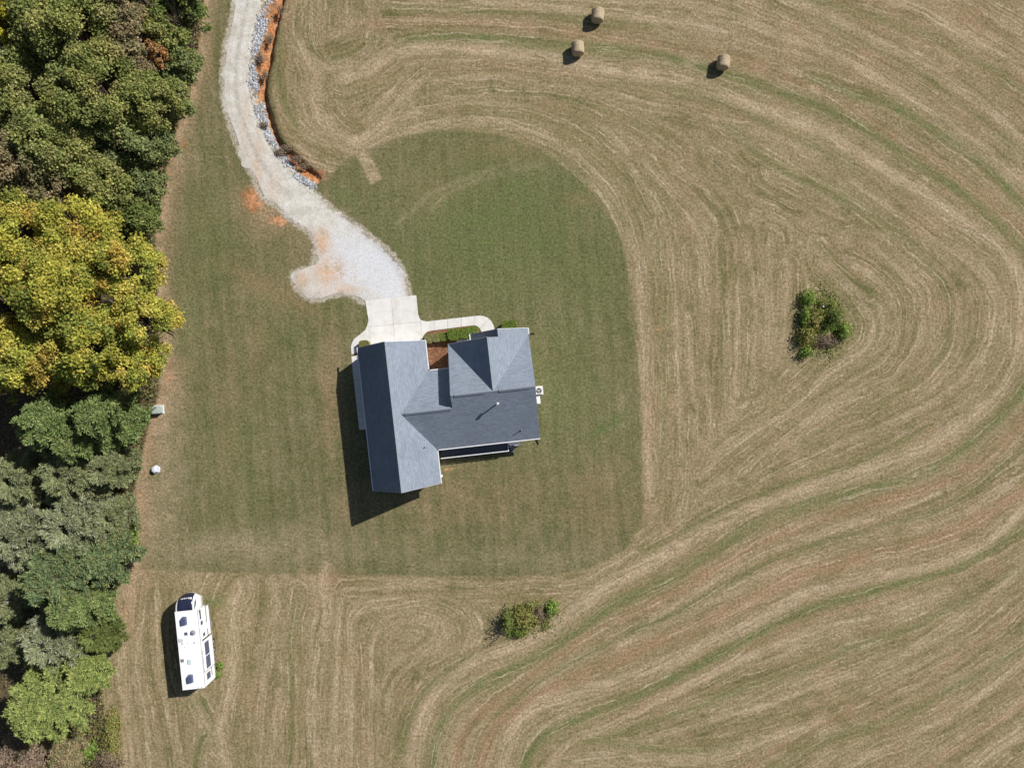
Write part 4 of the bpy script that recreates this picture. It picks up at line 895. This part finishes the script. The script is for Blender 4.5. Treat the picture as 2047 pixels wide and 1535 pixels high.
def broad(px, py, r_px, h, pal, label, name='broadleaf_tree', leaf=.255, dens=.85, flat=.75, cat='tree', group='trees of the wood edge', gaps=.0):
    SEED[0] += 1; g = np.random.default_rng(SEED[0]); zc = h * .66; Rr = r_px * S * (1 - zc / CAM_H); t = root(name, px, py, zc, label, cat, group)
    Hc = h * .42; nc = int(np.clip(36 + Rr * 26, 30, 210)); d = unit(nc, g, -.25); rad = g.uniform(.45, 1.0, nc) ** .55
    lump = 1 + .34 * np.array([mnoise.noise((q[0] * 1.6 + SEED[0], q[1] * 1.6, q[2])) for q in d])
    C = d * (rad * lump)[:, None] * np.array([Rr * .86, Rr * .86, Hc]) + np.array([0, 0, zc]); C[:, 2] = np.maximum(C[:, 2], h * .18)
    rc = Rr * g.uniform(.085, .19, nc) + .12; vs, cs = [], []
    for i in range(nc):
        if g.random() < gaps or (C[i][2] > h * .45 and mnoise.noise((C[i][0] * .42 + SEED[0] * 5.1, C[i][1] * .42, C[i][2] * .3)) < (-.10 if pal == 'oak' else -.20)): continue
        n = int(dens * 2.3 * 2 * math.pi * rc[i] ** 2 / (leaf * leaf * .375)); u = unit(n, g, -.35); rr = rc[i] * g.uniform(.30, 1.42, n); c = C[i] + u * rr[:, None] * np.array([1, 1, flat])
        base = pick(pal, 1, g)[0] * .62 + pick(pal, n, g) * .38; cl = base * g.uniform(.6, 1.4, (n, 1)) * g.uniform(.88, 1.12)
        v, cc = leaves(c, u * .6 + np.array([.15, .1, .45]) + g.normal(0, .75, (n, 3)), leaf * g.uniform(.6, 1.3, n), cl, g); vs.append(v); cs.append(cc)
    m = MB(); limbs(m, None, (0, 0, h * .72), [tuple(C[i]) for i in range(0, nc, 2)], .045 * h * .55 + .05, g); m.build('trunk', M['bark' if pal not in ('brown', 'grey', 'rust') else 'greybark'], t)
    from_np('crown', np.vstack(vs), 4, np.vstack(cs), M['leaf'], t); lean(t, zc * .8); return t
def pine(px, py, r_px, h, pal, label, name='pine_tree', dens=1.0, group='trees of the wood edge'):
    SEED[0] += 1; g = np.random.default_rng(SEED[0]); zc = h * .6; Rr = r_px * S * (1 - zc / CAM_H); t = root(name, px, py, zc, label, 'tree', group)
    nb = int(30 + Rr * 8); tips = []; tuft = []
    for i in range(nb):
        f = g.uniform(.28, 1.0) ** .8; a = i * 2.39996 + g.normal(0, .2); reach = Rr * (1.06 - f) ** .62 * g.uniform(.8, 1.08) + .25; s = np.array([0, 0, h * f]); e = np.array([math.cos(a) * reach, math.sin(a) * reach, h * f + reach * .22 - .1]); tips.append(tuple(e))
        k_ = int(5 + reach * 5.2 * dens)
        for q in range(k_):
            u = g.uniform(.28, 1.02) ** .7; p = s + (e - s) * u + g.normal(0, 1, 3) * np.array([.42, .42, .2]) * (.35 + .28 * reach * (1.1 - u)); tuft.append(p)
    tuft.append(np.array([0, 0, h])); tuft = np.array(tuft); n = 30; N = len(tuft)
    dirs = unit(N * n, g, -.25); L = g.uniform(.30, .55, N * n); b = np.repeat(tuft, n, 0); e = b + dirs * L[:, None]; sd_ = np.cross(dirs, g.normal(0, 1, (N * n, 3))); sd_ /= np.linalg.norm(sd_, axis=1)[:, None]; wd = .042
    v = np.stack([b - sd_ * wd * .6, b + sd_ * wd * .6, e + sd_ * wd * .9, e - sd_ * wd * .9], 1).reshape(-1, 3); col = np.repeat(pick(pal, N, g) * g.uniform(.75, 1.25, (N, 1)), n, 0) * g.uniform(.8, 1.2, (N * n, 1))
    m = MB(); limbs(m, None, (0, 0, h), tips[::2], .018 * h + .05, g); m.build('trunk', M['bark'], t)
    from_np('crown', v, 4, np.repeat(col, 4, 0), M['needle'], t); lean(t, zc * .6); return t
def cedar(px, py, r_px, h, pal, label, name='cedar_tree', dens=1.0, group='trees of the wood edge', twig=.34):
    SEED[0] += 1; g = np.random.default_rng(SEED[0]); zc = h * .5; Rr = r_px * S * (1 - zc / CAM_H); t = root(name, px, py, zc, label, 'tree', group)
    nb = int(46 + Rr * 12); vs = []; cs = []; m = MB(); tips = []
    for i in range(nb):
        f = g.uniform(.18, .98); a = i * 2.39996 + g.normal(0, .3); reach = Rr * (1.05 - f) ** .55 * g.uniform(.75, 1.12) + .3; s = np.array([0, 0, h * f * .9]); e = np.array([math.cos(a) * reach, math.sin(a) * reach, h * f * .9 + reach * .35]); tips.append(tuple(e))
        n = int((60 + 75 * reach) * dens); u = g.uniform(.2, 1.03, n) ** .75; side = np.array([-math.sin(a), math.cos(a), 0]); sg = g.normal(0, 1, n)
        p = s + (e - s) * u[:, None] + side * (sg * .30 * reach * (1.12 - u) * .75)[:, None] + np.array([0, 0, 1]) * (g.normal(0, .14, n) - .12 * np.abs(sg) * reach * .3)[:, None]
        d = (e - s) / np.linalg.norm(e - s) + side * (np.sign(sg) * .7)[:, None] + g.normal(0, .35, (n, 3)); d /= np.linalg.norm(d, axis=1)[:, None]; q = p + d * (twig * g.uniform(.6, 1.3, n))[:, None]; wv = np.cross(d, np.array([0, 0, 1]) + g.normal(0, .5, (n, 3))); wv /= np.linalg.norm(wv, axis=1)[:, None]; wd = .075
        vs.append(np.stack([p - wv * wd * .5, p + wv * wd * .5, q + wv * wd * .35, q - wv * wd * .35], 1).reshape(-1, 3)); cs.append(np.repeat(pick(pal, n, g) * g.uniform(.7, 1.25, (n, 1)) * g.uniform(.88, 1.12), 4, 0))
    limbs(m, None, (0, 0, h * .80), tips, .014 * h + .04, g, .6); m.build('trunk', M['greybark'], t)
    from_np('crown', np.vstack(vs), 4, np.vstack(cs), M['needle'], t); lean(t, zc * .6); return t
def shrub(px, py, rx, ry, h, pal, label, name='wild_shrub', leaf=.16, dens=1.0, group='wild shrubs left in the field', cat='shrub', stems=8, boxy=False, loc=None):
    SEED[0] += 1; g = np.random.default_rng(SEED[0]); t = tag(empty(name, (*(loc or P(px, py, h * .5)), 0), TH if boxy else 0), label, cat, group); ax, ay = rx * S, ry * S
    if boxy:
        n = int(dens * (4 * ax * ay + 4 * h * (ax + ay)) * 2.6 / (leaf * leaf * .375)); c = g.uniform(-1, 1, (n, 3)); fc = g.integers(0, 5, n); c[np.arange(n), np.where(fc < 2, 0, np.where(fc < 4, 1, 2))] = np.where(fc == 4, 1, np.where(fc % 2, 1, -1)); nr = np.zeros((n, 3)); nr[np.arange(n), np.where(fc < 2, 0, np.where(fc < 4, 1, 2))] = np.where(fc == 4, 1, np.where(fc % 2, 1, -1))
        l2 = np.linalg.norm(c[:, :2], axis=1); sh = np.where(l2 > 1.12, 1.12 / l2, 1.0); c[:, 0] *= sh; c[:, 1] *= sh
        c = c * g.uniform(.86, 1.03, (n, 1)) * np.array([ax, ay, h * .5]) + np.array([0, 0, h * .52])
    else:
        n = int(dens * math.pi * ax * ay * 9 / (leaf * leaf * .375)); u = unit(n, g, -.1); lump = 1.12 + .75 * np.array([mnoise.noise((q[0] * 2.6 + SEED[0] * 3.7, q[1] * 2.6, q[2] * 2)) for q in u]); nr = u
        c = u * (g.uniform(.15, 1.15, n) ** .7 * lump)[:, None] * np.array([ax, ay, h * .8]) + np.array([0, 0, h * .18]); c[:, 2] = np.maximum(c[:, 2], .04)
    v, cc = leaves(c, nr * .8 + np.array([0, 0, .4]) + g.normal(0, .5, (n, 3)), leaf * g.uniform(.6, 1.3, n), pick(pal, n, g) * g.uniform(.7, 1.3, (n, 1)), g)
    m = MB()
    for i in range(stems):
        a = i * 2.4; q = g.uniform(.3, .8); m.tube([(g.normal(0, .05), g.normal(0, .05), 0), (math.cos(a) * ax * q * .5, math.sin(a) * ay * q * .5, h * .5), (math.cos(a) * ax * q, math.sin(a) * ay * q, h * .85)], [.025, .018, .006], 5, False)
    m.build('stems', M['bark'], t); from_np('foliage', v, 4, cc, M['leaf'], t); return t

# hedge row and clipped shrubs at the house
HG = 'clipped shrubs at the house'
for px, py, a, b, h, pal, lab in ((858, 677.5, 8.3, 8.5, 1.0, 'boxpale', 'pale square clipped shrub nearest the garage in the mulch bed'), (873.5, 675.5, 7.6, 8.2, .95, 'boxpale', 'faded beige clipped shrub between the pale one and a green one'),
                                 (887.5, 674, 6.6, 8.4, 1.0, 'box', 'narrow green clipped shrub in the middle of the hedge row'), (907, 669, 11.5, 11, 1.25, 'box', 'large rounded green shrub of the hedge row by the walk'),
                                 (930, 666.5, 10.5, 10.5, 1.2, 'box', 'large green shrub of the hedge row next to the porch'), (947, 660.5, 8, 7.5, 1.1, 'box', 'green shrub at the end of the hedge row by the porch step'),
                                 (1018, 653, 15, 11, 1.3, 'box', 'dark green shrub in front of the porch gable on the grass'), (729, 690, 9.5, 9, .9, 'dry', 'yellow green round shrub at the garage corner on the walk')):
    shrub(px, py, a, b, h, pal, lab, 'clipped_shrub', .11, 1.0, HG, 'shrub', 6, True)
shrub(734, 700, 3, 3, .3, 'dry', 'tiny dry plant at the foot of the garage wall', 'bedding_plant', .08, .8, HG, 'plant', 3)

# weed islands in the field
WG = 'wild shrubs left in the field'
for px, py, a, b, h, pal, lab, lf in (
    (1617, 595, 13, 16, 1.3, 'bright', 'bright green weed clump at the pointed tip of the shrub island', .2), (1609, 636, 7, 22, 1.2, 'bright', 'long bright green weed strip along the straight side of the shrub island', .18),
    (1630, 640, 20, 20, 1.4, 'dry', 'yellow and brown dry shrub in the middle of the shrub island', .2), (1612, 672, 16, 18, 1.4, 'dry', 'dark yellowing shrub throwing spiky shadow from the shrub island', .2),
    (1668, 632, 16, 17, 2.2, 'green', 'dark green young pine shrub, tallest of the shrub island', .2), (1688, 662, 11, 17, 1.1, 'bright', 'bright green weed clump at the rounded nose of the shrub island', .2),
    (1650, 682, 22, 12, .6, 'dead', 'reddish dead brush lying on the shrub island', .14), (1612, 704, 12, 10, 1.0, 'bright', 'green weed clump at the lower corner of the shrub island', .18), (1652, 606, 16, 8, .8, 'olive', 'olive weeds beside the white pipe on the shrub island', .16),
    (1016, 1246, 11, 24, 2.3, 'green', 'dark green tall shrub casting long shadow at the end of the brush patch', .2), (1045, 1240, 24, 24, 1.4, 'dry', 'yellow brown bushy shrub in the middle of the brush patch', .2),
    (1036, 1262, 18, 10, 1.1, 'box', 'green shrub along the low side of the brush patch', .17), (1078, 1228, 12, 17, .7, 'dead', 'dead reddish brush inside the brush patch', .14), (1104, 1214, 13, 14, .9, 'bright', 'bright lime green weed clump at the tip of the brush patch', .2), (1062, 1208, 22, 5, .6, 'olive', 'low olive weeds along the top of the brush patch', .15),
    (440, 1330, 7, 7, .6, 'bright', 'lime green weed beside the trailer, taller of the pair', .18), (432, 1347, 10, 7, .5, 'bright', 'low lime green weed beside the rear wheel side of the trailer', .17)):
    shrub(px, py, a, b, h, pal, lab, 'wild_shrub', lf, .55, WG)
for i, (px, py, a, b) in enumerate(((521, 117, 7, 12), (529, 150, 6, 10), (539, 78, 6, 12), (527, 250, 9, 6), (557, 305, 9, 8), (588, 318, 14, 7), (572, 296, 12, 6), (606, 332, 12, 6), (560, 20, 6, 10))):
    shrub(px, py, a, b, .35, 'dead', 'low brown dried weeds rooted in the orange clay ditch', 'dried_plant', .13, .35, 'dried weeds in the ditch', 'plant', 3)
g = np.random.default_rng(9); cs_, ks = [], []
for cx, cy, sx, sy, n, pal in ((1643, 648, 20, 28, 4200, 'olive'), (1640, 642, 19, 27, 4600, 'bright'), (1056, 1238, 24, 14, 3400, 'olive'), (1060, 1238, 22, 13, 1800, 'olive')):
    q = np.stack([g.normal(cx, sx, n), g.normal(cy, sy, n)], -1); ok = np.array([mnoise.noise((a * .06, b * .06, n)) > -.12 for a, b in q]); q = q[ok]
    cs_.append(np.array([(*P(a, b), abs(g.normal(0, .07)) + .03) for a, b in q])); ks.append(pick(pal, len(q), g) * g.uniform(.6, 1.25, (len(q), 1)))
cs_ = np.vstack(cs_); v, cc = leaves(cs_, g.normal(0, .6, cs_.shape) + np.array([0, 0, .7]), g.uniform(.08, .24, len(cs_)), np.vstack(ks), g)
tag(from_np('field_weeds', v, 4, cc, M['leaf']), 'low mixed weeds growing on the two unmown islands of the field', 'weeds', kind='stuff')
wp = empty('marker_pipe', (*P(1642, 614, 1), 0)); tag(wp, 'thin white capped marker pipe standing in the shrub island', 'pipe')
MB().tube([(0, 0, 0), (0, 0, 1.5)], .055, 10).build('pipe', M['white'], wp); MB().lathe([(.085, 1.48), (.085, 1.56), (.03, 1.59)], 12).build('cap', M['white'], wp)

# the wood, from the top of the picture downwards
broad(15, 25, 62, 12, 'green', 'dark green tree deep in the wood beside the yellow tipped tree')
broad(75, 15, 60, 12, 'olive', 'olive tree deep in the wood behind the big rounded olive oak')
broad(150, 78, 100, 13.5, 'olive', 'big rounded olive oak crown with dark gaps beneath it', gaps=.05)
broad(52, 72, 36, 13, 'yellow', 'small bright yellow tree poking out of the olive crowns')
broad(108, 118, 48, 11, 'green', 'deep green low crown under the big olive oak')
broad(15, 110, 55, 11, 'grey', 'greyish green thin crown below the bright yellow tree', dens=.7, gaps=.15)
broad(262, 45, 62, 11, 'brown', 'brown thinning crown with pale bare limbs showing', dens=.7, gaps=.15)
broad(180, 5, 60, 10, 'green', 'shaded dark green crown beyond the brown thinning tree')
broad(358, 45, 52, 9, 'green', 'dark green tree at the wood edge opposite the bend of the drive')
broad(382, 25, 34, 7, 'blue', 'blue green bushy tree at the wood edge opposite the riprap')
broad(340, 80, 40, 9, 'olive', 'mid olive tree between the brown crown and the wood edge')
broad(325, 118, 26, 9.5, 'rust', 'small rust orange tree near the wood edge')
broad(272, 130, 52, 10.5, 'brown', 'brown and olive mixed crown beside the rust orange tree', dens=.85, gaps=.08)
broad(368, 140, 40, 6.5, 'blue', 'blue green low tree at the wood edge next to the rust orange tree')
broad(215, 195, 92, 13, 'olive', 'broad olive green crown in the middle of the upper wood', gaps=.04)
broad(70, 200, 88, 12.5, 'olive', 'yellowish olive crown with orange fringe deep in the upper wood', gaps=.04)
broad(310, 205, 62, 10, 'olive', 'olive crown with orange flecks near the wood edge')
broad(352, 205, 40, 6.5, 'blue', 'blue green bush tree at the wood edge above the clay bank')
broad(130, 300, 84, 12, 'olive', 'olive crown of feathery leaves above the brown crowns', gaps=.05)
broad(20, 265, 55, 10, 'green', 'shaded green crown between two olive crowns deep in the wood')
broad(262, 295, 55, 9, 'blue', 'blue green crown beside the bare twiggy gap')
broad(312, 290, 44, 6.5, 'blue', 'blue green bush tree at the wood edge by the bare clay patch')
broad(40, 345, 72, 11.5, 'brown', 'brown leafed crown just above the big yellow oak', dens=.8, gaps=.1)
broad(120, 372, 66, 11, 'brown', 'brown olive crown with grey limbs above the yellow oak', dens=.75, gaps=.12)
broad(215, 375, 60, 9.5, 'olive', 'olive crown squeezed between brown crowns and the wood edge')
broad(295, 375, 42, 6.5, 'blue', 'blue green bush tree at the wood edge above the yellow oak')
broad(290, 440, 42, 6.5, 'green', 'dark green bush tree at the wood edge touching the yellow oak')
broad(50, 480, 92, 14, 'oak', 'yellow oak crown touching the brown crowns', gaps=.05)
broad(170, 480, 84, 13.5, 'oak', 'yellow green oak crown below the brown olive crown', gaps=.05)
broad(268, 545, 66, 13, 'oak', 'yellow oak crown with a lobe reaching over the lawn', gaps=.08)
broad(150, 590, 95, 15, 'oak', 'largest yellow oak crown in the middle of the oak group', gaps=.05)
broad(30, 610, 80, 14, 'oak', 'golden oak crown deep in the oak group', gaps=.05)
broad(303, 652, 68, 13, 'oak', 'yellow oak crown leaning furthest out over the lawn', gaps=.08)
broad(200, 705, 80, 13.5, 'oak', 'yellow oak crown with orange flecks above the pines', gaps=.07)
broad(85, 715, 78, 13.5, 'oak', 'yellow oak crown with dark hollows above the pines', gaps=.08)
broad(285, 735, 48, 11.5, 'oak', 'small yellow oak crown above the utility box', gaps=.1)
broad(10, 770, 40, 10, 'oak', 'low yellow green oak crown beside the dark hollow')
pine(120, 845, 88, 12, 'pine', 'full green pine beside the dark hollow')
pine(222, 828, 76, 11, 'pine', 'green pine next to the utility box')
pine(170, 880, 60, 10, 'pine', 'smaller green pine overlapping the two larger pines')
cedar(55, 955, 68, 9, 'cedar', 'olive cedar with feathery sprays beside the dark hollow')
cedar(150, 945, 68, 9, 'cedar', 'olive cedar between the pines and the grey cedars')
cedar(225, 935, 50, 7, 'cedar', 'olive cedar at the wood edge opposite the well cover')
cedar(55, 1065, 84, 9.5, 'grey', 'pale grey cedar with bare twigs deep in the wood')
cedar(165, 1045, 88, 9, 'grey', 'silvery grey cedar with the palest twigs')
cedar(235, 1030, 42, 6, 'cedar', 'small olive cedar at the wood edge below the well cover')
shrub(262, 1062, 13, 34, 1.6, 'bright', 'bright green weeds at the foot of the grey cedars', 'edge_weeds', .2, .6, 'weeds along the wood edge')
pine(130, 1150, 100, 11, 'bluepine', 'dark bluish pine above the grey twiggy cedar')
pine(220, 1120, 62, 9, 'bluepine', 'olive pine at the wood edge above the trailer')
pine(165, 1205, 70, 10, 'pine', 'green pine with rusty needles beside the dark hollow by the trailer')
cedar(30, 1190, 55, 9, 'cedar', 'dark olive cedar with drooping sprays deep in the lower wood')
cedar(120, 1272, 80, 8.5, 'grey', 'grey twiggy cedar across from the trailer')
cedar(205, 1262, 42, 6, 'green', 'dark green cedar at the wood edge across from the trailer')
cedar(15, 1290, 45, 9, 'cedar', 'dark cedar next to the grey twiggy cedar')
pine(105, 1400, 104, 10.5, 'lime', 'large lime green pine, lowest full tree of the wood')
pine(180, 1345, 44, 7, 'lime', 'small lime green pine leaning to the wood edge by the trailer')
broad(50, 1520, 60, 4, 'dead', 'low brown leafless thicket below the lime green pine', 'thicket_bush', .2, .6, gaps=.2)
broad(130, 1515, 50, 3.5, 'brown', 'low brown bush with orange leaves below the lime green pine', 'thicket_bush', .2, .6, gaps=.2)
shrub(168, 1500, 22, 18, 1.6, 'bright', 'green bush in the brown thicket at the wood corner', 'edge_weeds', .2, .5, 'weeds along the wood edge')
shrub(222, 1480, 16, 60, 1.0, 'dry', 'yellowing weeds in a strip along the lower wood edge', 'edge_weeds', .18, .4, 'weeds along the wood edge')
shrub(215, 1520, 26, 22, 1.2, 'dead', 'dry leafless brush at the lower wood corner', 'edge_weeds', .16, .4, 'weeds along the wood edge')
# past the frame the wood goes on
for i, (px, py, r_, pal, lab) in enumerate(((-70, 90, 90, 'olive', 'olive crown further into the wood past the yellow tree'), (-75, 280, 90, 'green', 'green crown further into the wood past the olive crowns'), (-70, 500, 95, 'oak', 'yellow oak crown furthest into the wood'), (-80, 700, 90, 'oak', 'golden green oak crown furthest into the wood past the hollow'), (60, -70, 80, 'olive', 'olive crown of the wood beyond the dark green tree'), (230, -60, 80, 'olive', 'olive crown of the wood beyond the brown thinning tree'), (380, -60, 60, 'green', 'green tree of the wood edge further up the drive'))):
    broad(px, py, r_, 12, pal, lab, leaf=.42)
# undergrowth below the crowns, one uncountable mass
g = np.random.default_rng(5); n = 26000
edge = [(408, -60), (400, 60), (385, 150), (342, 290), (318, 420), (305, 480), (312, 640), (312, 780), (286, 880), (262, 1010), (255, 1120), (215, 1230), (200, 1330), (208, 1450), (222, 1600)]
yy = g.uniform(-60, 1560, n); ex = np.interp(yy, [e[1] for e in edge], [e[0] for e in edge]); xx = ex - np.abs(g.normal(0, 1, n)) * 90 + 4
c = np.array([(*P(a, b), 0) for a, b in zip(xx, yy)]); c[:, 2] = g.uniform(.05, .9, n) ** 1.5
pc = np.where((g.random(n) < .35)[:, None], pick('green', n, g), np.where((g.random(n) < .5)[:, None], pick('dry', n, g), pick('dead', n, g)))
v, cc = leaves(c, g.normal(0, .6, (n, 3)) + np.array([0, 0, .7]), g.uniform(.12, .34, n), pc * g.uniform(.6, 1.2, (n, 1)), g)
tag(from_np('undergrowth', v, 4, cc, M['leaf']), 'tangled weeds and fallen leaves under the trees of the wood', 'undergrowth', kind='stuff')
